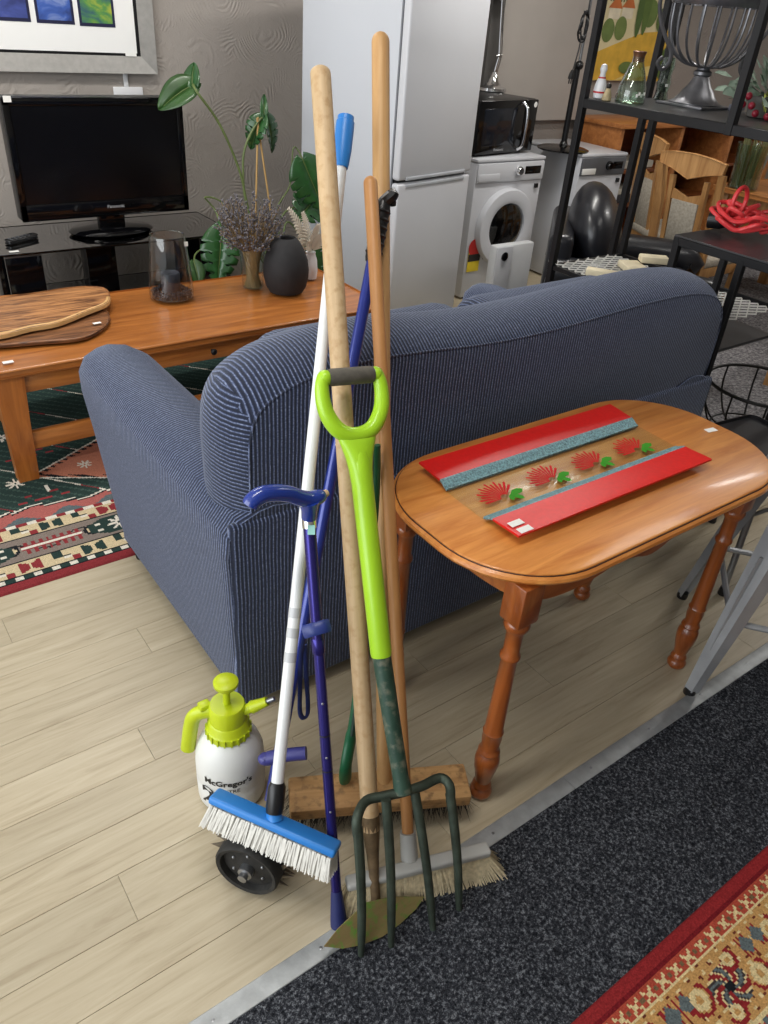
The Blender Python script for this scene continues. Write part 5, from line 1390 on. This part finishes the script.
MB().prism(rrect(-0.155, 0.155, -0.155, 0.155, 0.05, 6), SH_-0.035, SH_, 0.010, 3, M).build('seat', GM, sl, world=True)
# second, tubular chair behind the table
tc_ = thing('tubular_chair', 'chair with thin grey tubular legs and black feet behind the side table', 'chair', (2.28, 1.02, 0))
f1_ = Zp(722, 594, 0.0); f2_ = f1_+Vector((0.36, -0.04, 0))
CHG = mat('grey_tube', srgb(150, 152, 154), 0.3, 0.7, var=0.08)
q1, q2 = Vector((f1_.x, f1_.y, 0)), Vector((f2_.x, f2_.y, 0))
ex_ = (q2-q1); ex_.z = 0; exn = ex_.normalized(); ey_ = Vector((-exn.y, exn.x, 0))
if ey_.y < 0: ey_ = -ey_
ctr2 = q1+exn*0.165+ey_*0.165
cor = [q1, q1+exn*0.33, q1+exn*0.33+ey_*0.33, q1+ey_*0.33]
for f_ in cor:
    tp = f_.lerp(ctr2, 0.22)+Vector((0, 0, 0.44))
    lg = MB().rod(f_+Vector((0, 0, 0.012)), tp, 0.011, n=10).build('leg', CHG, tc_, world=True)
    MB().lathe([(0.015, 0.0003), (0.016, 0.005), (0.014, 0.03)], 12, Matrix.Translation(f_)).build('foot_cap', BLK, lg, world=True)
for i in range(4):
    a0 = cor[i].lerp(ctr2, 0.15)+Vector((0, 0, 0.30)); a1 = cor[(i+1) % 4].lerp(ctr2, 0.15)+Vector((0, 0, 0.30))
    MB().rod(a0, a1, 0.007, n=8).build('stretcher', CHG, tc_, world=True)
M = Matrix.Translation(ctr2) @ Matrix.Rotation(atan2(exn.y, exn.x), 4, 'Z')
MB().prism(rrect(-0.165, 0.165, -0.165, 0.165, 0.04, 5), 0.44, 0.475, 0.012, 3, M).build('seat', mat('dark_vinyl', srgb(34, 34, 38), 0.45), tc_, world=True)
# ================================================================== LEANING TOOLS
ASH = wood('ash_handle', srgb(170, 140, 102), srgb(206, 178, 138), 'Z', 1.0, 0.55, 0, (0.25, 0.7), srgb(178, 146, 104))
PINE = wood('pine_handle', srgb(176, 132, 82), srgb(212, 170, 114), 'Z', 1.0, 0.5)
PINE2 = wood('broom_handle', srgb(164, 110, 60), srgb(200, 146, 90), 'Z', 1.0, 0.45)
def handle(name, m, par, A, B, r0, r1=None, dome=1.0):
    """straight handle with its grain along its own length"""
    A = Vector(A); B = Vector(B); L = (B-A).length
    o = MB().round_rod((0, 0, 0), (0, 0, L), r0, r1, 18, dome).build(name, m, par)
    q = par
    o.matrix_local = Matrix.Translation(A-Vector(q.location)) @ frame(B-A).to_3x3().to_4x4()
    return o

# --- push broom with a wooden block
B1, T1 = lean((384, 790), (380.5, 32), 1.266, 1.0, 0.085)
pb = thing('push_broom', 'wide wooden push broom with black bristles and the tallest handle', 'broom', (B1.x, B1.y, 0))
handle('handle', PINE, pb, B1, T1, 0.0165, 0.0185)
e0, e1 = Zp(289, 799, 0.09), Zp(467, 784, 0.09)
mid = (e0+e1)/2; ax = (e1-e0); Lb = ax.length; ax.normalize()
ny_ = Vector((-ax.y, ax.x, 0)); tl = radians(6)
nyt = ny_*cos(tl)+Vector((0, 0, sin(tl))); up_ = ax.cross(nyt)
M = Matrix((ax, nyt, up_)).transposed()
BLKW = wood('worn_block_wood', srgb(160, 116, 70), srgb(204, 162, 108), 'X', 1.2, 0.7, 0, (0.3, 0.7), srgb(142, 108, 70))
blk = MB().box((0, 0, 0), (Lb, 0.088, 0.040), 0.006, 2).build('block', BLKW, pb)
blk.matrix_local = Matrix.Translation(mid-Vector(pb.location)) @ M.to_4x4()
b = MB(); rr_ = random.Random(2)
for i in range(52):
    for j in range(5):
        for k in range(3):
            c = mid+ax*(Lb*(-0.49+0.98*(i+rr_.random())/52))+nyt*(-0.036+0.018*j+0.004*rr_.uniform(-1, 1))-up_*0.020
            out_ = 0.25 if i in (0, 1, 50, 51) else 0.06
            d = -up_+ax*rr_.uniform(-.25, .25)*1.2+ax*(out_ if i > 26 else -out_)*rr_.random()*3+nyt*rr_.uniform(-.25, .1)
            tip = c+d.normalized()*0.082
            if tip.z < 0.002:
                tip = c+(tip-c)*((c.z-0.002)/(c.z-tip.z))
            s_ = Vector((-ax.y, ax.x, 0))*0.0011
            b.add([c+ax*0.0012, c-ax*0.0012, tip], [(0, 1, 2)]); b.add([c+s_, c-s_, tip], [(0, 1, 2)])
b.build('bristles', mat('black_bristle', srgb(40, 34, 30), 0.7), pb, smooth=0, world=True, kind='stuff')
MB().ball(Zp(314, 799, 0.098), 0.009, 8, 5, (1.2, 0.8, 0.4)).build('paint_blob', MATS['paper'], pb, world=True)

# --- long handled hoe
B2, T2 = lean((376, 903), (320, 66), 1.17, 1.0, 0.03)
ho = thing('garden_hoe', 'long pale-handled hoe with a rusty leaf-shaped blade and bits of green paint', 'hoe', (B2.x, B2.y, 0))
dH = (T2-B2).normalized()
def at_px(py, A=B2, T=T2):
    """point of the rod shown at image row py"""
    best = None
    for k in range(801):
        q = A.lerp(T, k/800); v = q-CO; y = 512+FPX*v.dot(CAM_D)/v.dot(_F)
        if best is None or abs(y-py) < best[0]: best = (abs(y-py), q)
    return best[1]
sk = at_px(820)
handle('handle', ASH, ho, sk-dH*0.02, T2, 0.0185, 0.0195, 0.7)
RST = mat('rusty_steel', srgb(112, 92, 66), 0.7, 0.35, var=0.35, vs=40, bump=0.4, bs=90)
MB().tube([sk+dH*0.012, sk-dH*0.02, at_px(855), at_px(880), B2], [0.0195, 0.0185, 0.013, 0.010, 0.010], 14).build('socket', RST, ho, world=True)
# blade: plate tilted towards the viewer, its cutting edge on the ground
HB = wood('painted_rust_blade', srgb(120, 98, 62), srgb(140, 128, 78), 'X', 1.0, 0.7, 0, (0.3, 0.7), srgb(96, 136, 52))
yB = Zp(378, 940, 0.005).y; yT = Zp(378, 903, 0.05).y
def hoe_pt(px, py):
    # plane through (.., yB, 0.005) and (.., yT, 0.05)
    d = ray(px, py); k = (0.05-0.005)/(yT-yB)
    # z = 0.005 + k (y-yB)  ->  H + d.z t = 0.005 + k (d.y t - yB)
    t = (0.005-k*yB-H_CAM)/(d.z-k*d.y); return CO+d*t
pts = [hoe_pt(*p) for p in ((324, 947), (338, 929), (352, 916), (366, 903), (392, 897), (424, 897), (416, 909), (400, 924), (382, 937), (362, 945), (342, 949))]
dm = min(q.z for q in pts)
pts = [q+Vector((0, 0, max(0, 0.007-dm))) for q in pts]
nB = (pts[3]-pts[0]).cross(pts[8]-pts[0]).normalized()
MB().add([q+nB*0.0018 for q in pts]+[q-nB*0.0018 for q in pts], [tuple(range(11)), tuple(range(21, 10, -1))]+[(i, (i+1) % 11, (i+1) % 11+11, i+11) for i in range(11)]).build('blade', HB, ho, smooth=0, world=True)

# --- small indoor broom
B3, T3 = lean((409, 852), (370, 176), 1.185, 1.0, 0.085)
ib = thing('soft_broom', 'broom with a grey plastic head, pale bristles and a shorter wooden handle', 'broom', (B3.x, B3.y, 0))
d3 = (T3-B3).normalized()
handle('handle', PINE2, ib, B3+d3*0.02, T3, 0.0125, 0.0140)
GP = mat('grey_plastic', srgb(176, 176, 172), 0.45, var=0.08)
MB().tube([B3-d3*0.015, B3+d3*0.045], [0.019, 0.0175], 16).build('ferrule', GP, ib, world=True)
a0, a1 = Zp(346, 884, 0.070), Zp(489, 849, 0.070); ax3 = (a1-a0).normalized(); n3_ = Vector((-ax3.y, ax3.x, 0)); m3 = (a0+a1)/2; L3 = (a1-a0).length
M = Matrix((ax3, n3_, Vector((0, 0, 1)))).transposed()
MB().box(m3+Vector((0, 0, 0)), (L3, 0.030, 0.020), 0.006, 3, M=M).build('head', GP, ib, world=True)
b = MB(); rr_ = random.Random(8)
BRI = mat('pale_bristle', srgb(206, 192, 160), 0.85, var=0.2, vs=120)
for i in range(84):
    for j in range(5):
        t = -0.5+(i+0.5)/84; c = m3+ax3*(L3*0.97*t)+n3_*(-0.011+0.0055*j)-Vector((0, 0, 0.008))
        fan = ax3*(t*0.050)+n3_*((j-2)*0.008-0.012)
        if t > 0.40: fan += ax3*0.02*(t-0.40)*10
        for k in range(3):
            tip = c+fan+ax3*rr_.uniform(-.004, .004)+n3_*rr_.uniform(-.004, .004); tip.z = 0.005+rr_.random()*0.006
            s_ = ax3*0.0026
            b.add([c-s_, c+s_, tip+s_*0.4, tip-s_*0.4], [(0, 1, 2, 3)]); b.add([c-n3_*0.0016, c+n3_*0.0016, tip], [(0, 1, 2)])
b.build('bristles', BRI, ib, smooth=0, world=True, kind='stuff')

# --- white pole with blue deck brush
BLU = mat('bright_blue_plastic', srgb(46, 128, 208), 0.38, var=0.05)
B4, T4 = lean((274, 815), (346, 116), 1.240, 1.0, 0.215)
wb_ = thing('deck_brush', 'white pole with a bright blue grip and blue scrubbing brush head', 'brush', (B4.x, B4.y, 0))
d4 = (T4-B4).normalized()
def on4(py): return at_px(py, B4, T4)
WP = mat('white_tube', srgb(228, 230, 230), 0.3, var=0.02)
MB().rod(on4(790), on4(160), 0.0125, 0.0120, 18).build('pole', WP, wb_, world=True)
g = on4(168); 
MB().tube([g, g+d4*0.01, on4(150), on4(128), on4(122), on4(121), T4-d4*0.002, T4], [0.0145, 0.0165, 0.0185, 0.0190, 0.0185, 0.0165, 0.0165, 0.010], 20).build('grip', BLU, wb_, world=True)
GR2 = mat('grey_print', srgb(190, 192, 194), 0.4)
for py in (612, 632, 657): 
    q = on4(py); MB().tube([q-d4*0.010, q+d4*0.010], 0.0128, 18).build('grey_band', GR2, wb_, world=True)
MB().tube([on4(812), on4(806), on4(786), on4(782)], [0.017, 0.0185, 0.0180, 0.014], 18).build('locking_collar', MATS['black_plastic'], wb_, world=True)
c0_, c1_ = Zp(213, 795, 0.212), Zp(338, 850, 0.195)
ax4 = (c1_-c0_).normalized(); L4 = (c1_-c0_).length; m4 = (c0_+c1_)/2
tips0, tips1 = Zp(203, 815, 0.165), Zp(333, 873, 0.145)
bd_ = ((tips0-c0_)+(tips1-c1_))/2; bd_ = (bd_-ax4*bd_.dot(ax4)).normalized(); s4 = ax4.cross(bd_).normalized()
M = Matrix((ax4, s4, -bd_)).transposed()
MB().box(m4, (L4, 0.044, 0.018), 0.006, 3, M=M).build('brush_block', BLU, wb_, world=True)
MB().tube([on4(812), B4, m4-bd_*0.004], [0.0165, 0.016, 0.018], 16).build('socket', BLU, wb_, world=True)
b = MB(); WBR = mat('white_bristle', srgb(226, 224, 216), 0.7, var=0.08, vs=90); rr_ = random.Random(6)
for i in range(26):
    for j in range(5):
        t = -0.485+0.97*(i+0.5)/26; c = m4+ax4*(L4*t)+s4*(-0.019+0.0095*j)+bd_*0.010
        for k in range(16):
            o_ = ax4*rr_.uniform(-.0045, .0045)+s4*rr_.uniform(-.0035, .0035); tip = c+bd_*(0.048+rr_.uniform(-.003, .002))+o_*1.7+ax4*(0.016*t)+s4*((j-2)*0.003)
            if tip.z < 0.002: tip.z = 0.002
            q = c+o_*0.7; w = ax4*0.0017
            b.add([q-w, q+w, tip+w*0.6, tip-w*0.6], [(0, 1, 2, 3)])
b.build('bristles', WBR, wb_, smooth=0, world=True, kind='stuff')

# --- blue pole with spiked wheel
NB = mat('royal_blue_metal', srgb(34, 52, 142), 0.28, 0.2, var=0.1, coat=0.4)
wc = Zp(251, 862, 0.078)
B5, T5 = lean((270, 800), (384, 200), 1.262, 1.0, 0.10)
wz = thing('spiked_roller', 'royal blue pole with a black rubber grip and a spiked black wheel at its foot', 'garden tool', (wc.x, wc.y, 0))
d5 = (T5-B5).normalized()
def on5(py): return at_px(py, B5, T5)
MB().rod(B5, on5(258), 0.0125, n=16).build('pole', NB, wz, world=True)
gp = [on5(262), on5(258), on5(240), on5(215), T5-d5*0.02, T5]
MB().tube(gp, [0.0145, 0.0165, 0.0170, 0.0165, 0.0175, 0.012], 14).build('grip', MATS['black_plastic'], wz, world=True)
hk = T5+CAM_R*0.004
MB().tube(crom([T5-d5*0.005, T5+Vector((0.012, -0.012, 0.012)), T5+CAM_R*0.016+Vector((0, 0, 0.010)), T5+CAM_R*0.020+Vector((0, 0, -0.012))], 4), [0.013]*6+[0.012, 0.011, 0.010, 0.009, 0.008, 0.007, 0.006], 8).build('hook', MATS['black_plastic'], wz, world=True)
for k in range(6):
    q = on5(212+k*8); MB().tube([q-d5*0.004, q, q+d5*0.004], [0.0168, 0.0192, 0.0168], 12).build('grip_ridge', MATS['black_plastic'], wz, world=True)
q = on5(433); tagcard('paper_label', wz, q-ray(333, 433).normalized()*0.0130, d5.cross(ray(333, 433)).normalized(), d5, 0.010, 0.055)
# auxiliary handle near the bottom
PURP = mat('purple_blue_plastic', srgb(66, 66, 132), 0.4, var=0.08)
hq = on5(757)
MB().tube(crom([hq+CAM_R*0.062+Vector((0, 0, 0.012)), hq+CAM_R*0.03+Vector((0, 0, 0.008)), hq-CAM_R*0.005, hq-CAM_R*0.028-Vector((0, 0, 0.006)), hq-CAM_R*0.036-CAM_D*0.004], 5), [0.015]*8+[0.016]*9+[0.015, 0.013, 0.011, 0.008], 12).build('side_handle', PURP, wz, world=True)
# wheel
dW = Vector((-0.80, -0.58, 0.02)).normalized(); FW = frame(dW, (0, 0, 1), wc-dW*0.0)
RW = 0.072
BR_ = mat('dirty_rubber', srgb(34, 33, 31), 0.75, var=0.4, vs=50, bump=0.3)
wh = MB().lathe([(0.012, 0.016), (0.050, 0.012), (0.058, 0.010), (0.060, 0.024), (RW-0.004, 0.026), (RW, 0.020), (RW, -0.060), (RW-0.004, -0.064), (0.01, -0.064)], 36, FW).build('wheel', BR_, wz, world=True)
MB().lathe([(0.016, 0.014), (0.016, 0.030), (0.010, 0.032), (0.010, 0.042), (0.003, 0.043)], 12, FW).build('axle_nut', MATS['steel'], wh, world=True)
for k in range(6):
    a = k*pi/3; c = FW @ Vector((0.038*cos(a), 0.038*sin(a), 0.0135)); MB().ball(c, 0.004, 8, 5).build('rivet', MATS['steel'], wh, world=True)
SPK = mat('dull_spike', srgb(112, 104, 92), 0.5, 0.6, var=0.3, vs=40)
for rowz, off in ((-0.005, 0), (-0.030, 0.2), (-0.055, 0.4)):
    for k in range(14):
        a = 2*pi*(k+off)/14
        p = [FW @ Vector((RW*cos(a+e), RW*sin(a+e), rowz+w)) for e, w in ((-0.10, -0.004), (0.10, -0.004), (0.10, 0.004), (-0.10, 0.004))]
        tip = FW @ Vector(((RW+0.025)*cos(a+0.18), (RW+0.025)*sin(a+0.18), rowz))
        if tip.z < 0.003: continue
        MB().add(p+[tip], [(0, 1, 4), (1, 2, 4), (2, 3, 4), (3, 0, 4), (3, 2, 1, 0)]).build('spike', SPK, wh, smooth=0, world=True)
# fork joining wheel and pole
fk = wc-dW*0.075
MB().tube(crom([wc-dW*0.066, wc-dW*0.082, wc-dW*0.080+Vector((0.01, 0.0, 0.08)), B5], 5), 0.008, 8).build('wheel_fork', NB, wz, world=True)

# --- walking stick
CANE = mat('violet_blue_anodised', srgb(52, 46, 120), 0.22, 0.65, var=0.06)
CBL = mat('glossy_blue_handle', srgb(28, 54, 140), 0.25, 0.0, var=0.1, vs=14, coat=0.6)
B6 = Zp(339, 926, 0.0); T6 = Yp(309, 520, 1.03)
# the stick rests against the white pole
cs = thing('walking_stick', 'metallic violet-blue walking stick with a glossy blue derby handle', 'walking stick', (B6.x, B6.y, 0))
d6 = (T6-B6).normalized()
def on6(py): return at_px(py, B6, T6)
MB().tube([B6+d6*0.002, B6+d6*0.014, on6(895), on6(890)], [0.0175, 0.0172, 0.0125, 0.011], 16).build('rubber_tip', mat('navy_rubber', srgb(30, 38, 92), 0.6), cs, world=True)
sh6 = MB().rod(on6(900), on6(640), 0.0108, n=16).build('lower_shaft', CANE, cs, world=True)
MB().rod(on6(645), T6, 0.0122, n=16).build('upper_shaft', CANE, cs, world=True)
MB().rod(on6(528), T6+d6*0.004, 0.0135, n=16).build('collar', MATS['chrome'], cs, world=True)
MB().tube([on6(652)-d6*0.004, on6(652), on6(640), on6(640)+d6*0.004], [0.0110, 0.0132, 0.0138, 0.0122], 16).build('lock_ring', CANE, cs, world=True)
for py in (704, 758, 812, 866): 
    q = on6(py); MB().ball(q-ray(330, py).normalized()*0.0100, 0.0032, 8, 5).build('height_button', MATS['steel'], sh6, world=True)
for py in (735, 770): MB().tube([on6(py)-d6*0.0015, on6(py)+d6*0.0015], 0.0112, 14).build('joint_line', MATS['black_plastic'], sh6, world=True)
def pl6(px, py): return Yp(px, py, T6.y-0.004)
hp = crom([pl6(325, 494), pl6(318, 497), pl6(310, 499.5), pl6(300, 498), pl6(288, 494), pl6(274, 493), pl6(262, 495), pl6(254, 500), pl6(250, 506)], 4)
MB().tube(hp, [0.006, 0.0105, 0.0125, 0.014, 0.0150, 0.0155, 0.0160]+[0.0160]*10+[0.0162]*6+[0.0165]*6+[0.0168, 0.0165, 0.0160, 0.012], 16).build('handle', CBL, cs, world=True)
MB().tube([pl6(309, 518), pl6(309.5, 510), pl6(309, 500)], [0.0145, 0.0155, 0.021], 16).build('handle_neck', CBL, cs, world=True)
MB().ball(pl6(325.5, 493.5), 0.0075, 10, 6).build('worn_tip', mat('pale_wear', srgb(206, 176, 140), 0.7), cs, world=True)
tagcard('mint_sticker', cs, on6(530)-ray(312, 530).normalized()*0.0145+CAM_R*0.003, CAM_R, -CAM_D, 0.014, 0.018, m=mat('mint', srgb(150, 206, 196), 0.5))
# clip and strap of the folding stick
cl = on6(628)
nv = -ray(312, 628).normalized()
b = MB().tube(crom([cl-CAM_R*0.026+nv*0.006+CAM_D*0.008, cl-CAM_R*0.010+nv*0.016+CAM_D*0.003, cl+CAM_R*0.012+nv*0.014-CAM_D*0.003, cl+CAM_R*0.024+nv*0.004-CAM_D*0.006], 4), 0.013, 8, flat=0.28, up=CAM_D)
b.build('clip', mat('navy_plastic', srgb(36, 52, 118), 0.4), cs, world=True)
NS = mat('navy_webbing', srgb(28, 44, 102), 0.7, var=0.15, vs=60)
s0 = cl-CAM_R*0.022+CAM_D*0.004
def spx(px, py): return Yp(px, py, s0.y+0.012)
MB().tube(crom([s0, spx(301, 655), spx(300, 690), spx(300, 712), spx(304, 718), spx(308, 710), spx(306, 670), spx(305, 645)], 5), 0.0055, 8, flat=0.35).build('wrist_strap', NS, cs, world=True)

# --- garden fork
LIME = mat('lime_green_plastic', srgb(164, 212, 36), 0.34, var=0.06, coat=0.2)
DGR = wood('flaked_green_steel', srgb(28, 56, 44), srgb(48, 76, 62), 'Z', 1.0, 0.5, 0, (0.3, 0.7), srgb(96, 100, 84))
TIN = mat('tine_steel', srgb(62, 72, 62), 0.55, 0.5, var=0.35, vs=30, bump=0.3, bs=80)
tipp = [Zp(361, 955, 0.006), Zp(391, 946, 0.006), Zp(433, 929, 0.006), Zp(459, 909, 0.006)]
hd = (350.5, 376); F0 = (tipp[1]+tipp[2])/2; F1 = Yp(hd[0], hd[1], 1.105)
gf = thing('garden_fork', 'garden fork with a lime green handle, dark grip and four steel tines', 'garden fork', (F0.x, F0.y, 0))
dF = (F1-F0).normalized()
def onF(py): return at_px(py, F0, F1)
# head bar position from image
hb = onF(792)
def head(px, py):
    # point on the plane through the bar height, square to the shaft
    d = ray(px, py); return CO+d*((hb-CO).dot(dF)/d.dot(dF))
hc = head(403, 792)
LS, RS = head(357, 812), head(449, 780)
IL, IR = head(386, 800), head(414, 788)
bar = crom([LS+(tipp[0]-LS)*0.16, LS+(tipp[0]-LS)*0.04, head(366, 801), head(385, 796), hc, head(422, 786), head(440, 778), RS+(tipp[3]-RS)*0.04, RS+(tipp[3]-RS)*0.16], 5)
MB().tube(bar, 0.0100, 10).build('head_bar', TIN, gf, world=True)
for s0_, tp in ((LS+(tipp[0]-LS)*0.10, tipp[0]), (IL, tipp[1]), (IR, tipp[2]), (RS+(tipp[3]-RS)*0.10, tipp[3])):
    s0_ = Vector(s0_); bow = dF.cross(RS-LS).normalized()
    if bow.y > 0: bow = -bow
    pts = [s0_.lerp(tp, k/6)+bow*0.010*sin(pi*k/6) for k in range(7)]
    MB().tube(pts, [0.0102, 0.0102, 0.0099, 0.0095, 0.0092, 0.0086, 0.0064], 9).build('tine', TIN, gf, world=True)
jn = onF(655)
MB().tube([hc, hc.lerp(jn, 0.12), hc.lerp(jn, 0.5), jn+dF*0.01], [0.019, 0.0165, 0.0175, 0.0190], 14).build('shaft', DGR, gf, world=True)
jj = onF(462)
sF = (RS-LS); sF = (sF-dF*sF.dot(dF)).normalized()
MB().tube([jn-dF*0.002, jn+dF*0.006, onF(560), onF(480), jj, onF(452)], [0.0200, 0.0212, 0.0208, 0.0212, 0.0225, 0.020], 16).build('grip_shaft', LIME, gf, world=True)
# D handle: flattened loop
gl_ = F1-sF*0.052; gr_ = F1+sF*0.052
half_ = [(-0.054, 0.004), (-0.060, -0.014), (-0.061, -0.042), (-0.055, -0.070), (-0.038, -0.097), (-0.014, -0.110)]
up_pts = [F1+sF*x+dF*y for x, y in half_]+[F1+sF*(-x)+dF*y for x, y in half_[::-1]]
cu_ = crom(up_pts, 5)
nn = len(cu_)
MB().tube(cu_, [0.0120+0.0040*sin(pi*i/(nn-1)) for i in range(nn)], 14).build('handle_loop', LIME, gf, world=True, smooth=80)
nF = sF.cross(dF)
rs = []
for y_, a_, b2_, k_ in ((-0.112, 0.040, 0.010, 0.014), (-0.119, 0.040, 0.014, 0.012), (-0.128, 0.038, 0.0165, 0.009), (-0.140, 0.033, 0.0185, 0.006), (-0.156, 0.0275, 0.020, 0.004), (-0.175, 0.0235, 0.0208, 0.0), (-0.200, 0.0215, 0.0212, 0.0)):
    rs.append([F1+dF*(y_+k_*cos(2*pi*k/24)**2)+sF*(a_*cos(2*pi*k/24))+nF*(b2_*sin(2*pi*k/24)) for k in range(24)])
MB().rings(rs).build('yoke', LIME, gf, world=True, smooth=80)
MB().tube([F1-sF*0.046, F1-sF*0.040, F1+sF*0.040, F1+sF*0.046], [0.0150, 0.0165, 0.0165, 0.0150], 18).build('cross_grip', mat('grey_rubber', srgb(84, 80, 72), 0.7, var=0.2, vs=60, bump=0.2), gf, world=True)
for e in (gl_, gr_): MB().ball(e, 0.0150, 14, 9).build('grip_end', LIME, gf, world=True)

# --- green long-handled tool seen low behind the hoe
GH = mat('bottle_green_plastic', srgb(24, 92, 58), 0.4, var=0.12)
g0_ = Zp(345, 787, 0.10)
gt = thing('green_hand_tool', 'bottle green plastic tool handle hanging behind the hoe handle', 'hand tool', (g0_.x, g0_.y, 0))
yG = g0_.y
def gpx(px, py, k=0.0): return Yp(px, py, yG+k)
MB().tube(crom([gpx(345, 781), gpx(346, 765), gpx(350, 742, 0.02), gpx(354, 720, 0.03), gpx(358, 690, 0.05), gpx(368, 600, 0.12), gpx(376, 500, 0.17), gpx(377, 445, 0.185)], 5), [0.0135, 0.0150, 0.0155, 0.0155, 0.0150]+[0.0140]*8+[0.0120]*8+[0.008]*15, 12, flat=0.75).build('handle', GH, gt, world=True)
MB().tube([gpx(352, 736, 0.004), gpx(355, 718, 0.016), gpx(358, 700, 0.026)], [0.004, 0.006, 0.004], 8).build('hollow', mat('deep_green', srgb(10, 44, 30), 0.6), gt, world=True)
MB().ball(gpx(345, 780)+nv*0.012, 0.0035, 8, 5).build('screw_hole', MATS['black_plastic'], gt, world=True)

# ================================================================== SPRAYER
sp_ = Zp(238, 815, 0); sp_ = Vector((0.478, 1.098, 0))
sy = thing('pressure_sprayer', 'white plastic garden pressure sprayer with lime yellow pump top', 'sprayer', sp_, radians(0))
WB_ = mat('milky_plastic', srgb(222, 223, 220), 0.4, var=0.04, vs=8)
BP = [(0.060, 0.0), (0.072, 0.004), (0.078, 0.015), (0.079, 0.07), (0.0775, 0.075), (0.0775, 0.078), (0.079, 0.083), (0.0785, 0.125), (0.0765, 0.150), (0.069, 0.175), (0.057, 0.195), (0.046, 0.207), (0.040, 0.213), (0.038, 0.225), (0.004, 0.225)]
MB().lathe(BP, 44).build('bottle', WB_, sy)
YL = mat('lime_yellow_plastic', srgb(188, 204, 26), 0.38, var=0.05)
MB().lathe([(0.046, 0.206), (0.049, 0.209), (0.049, 0.226), (0.045, 0.230), (0.043, 0.247), (0.040, 0.250), (0.040, 0.290), (0.037, 0.296), (0.008, 0.297)], 32).build('collar', YL, sy)
for k in range(20):
    a = 2*pi*k/20; MB().bb((-0.002, -0.003, 0.209), (0.002, 0.0015, 0.227)).build('grip_rib', YL, sy, smooth=0).matrix_local = Matrix.Rotation(a, 4, 'Z') @ Matrix.Translation((0, -0.049, 0))
pk = MB().rod((0, 0, 0.29), (0, 0, 0.350), 0.008).build('pump_rod', YL, sy)
MB().lathe([(0.010, 0.340), (0.022, 0.348), (0.027, 0.355), (0.027, 0.363), (0.020, 0.368), (0.004, 0.369)], 24).build('pump_knob', YL, sy)
lw = -Vector((CAM_R.x, CAM_R.y, 0)).normalized()    # handle points left in view
hpts = [lw*0.028+Vector((0, 0, 0.270)), lw*0.052+Vector((0, 0, 0.266)), lw*0.074+Vector((0, 0, 0.250)), lw*0.084+Vector((0, 0, 0.215)), lw*0.092+Vector((0, 0, 0.165)), lw*0.096+Vector((0, 0, 0.140))]
MB().tube(crom(hpts, 4), 0.017, 10, flat=0.85).build('handle', YL, sy, smooth=50)
MB().box(lw*0.050+Vector((0, 0, 0.285)), (0.026, 0.022, 0.016), 0.004, 2).build('trigger', YL, sy)
nz0 = -lw*0.036+Vector((0, 0, 0.276)); nz1 = -lw*0.088+Vector((0, 0, 0.300))+Vector((0, 0, 0.008))
MB().tube([nz0, nz0.lerp(nz1, 0.3), nz0.lerp(nz1, 0.35), nz1], [0.012, 0.012, 0.015, 0.010], 14).build('nozzle', YL, sy)
MB().tube([nz1, nz1+(nz1-nz0).normalized()*0.018], [0.006, 0.005], 10).build('nozzle_tip', MATS['steel'], sy)
INKM = mat('black_print', srgb(24, 24, 26), 0.5)
cang = atan2(-sp_.y, -sp_.x)     # side towards the camera
def wrap(vs, fs, rad, z, a0, name, m):
    out = [Vector(((rad)*cos(a0+q.x/rad), (rad)*sin(a0+q.x/rad), z+q.y)) for q in vs]
    MB().add(out, fs).build(name, m, sy, smooth=0)
vs, fs = text_mesh("McGregor's", 0.024, 0.0, 0.0007); wrap(vs, fs, 0.0797, 0.119, cang-0.12, 'lettering', INKM)
vs, fs = text_mesh("2", 0.080, 0.0, 0.003); wrap(vs, fs, 0.0800, 0.062, cang-0.72, 'lettering', INKM)
vs, fs = text_mesh("LITRE", 0.016); wrap(vs, fs, 0.0797, 0.094, cang-0.02, 'lettering', INKM)
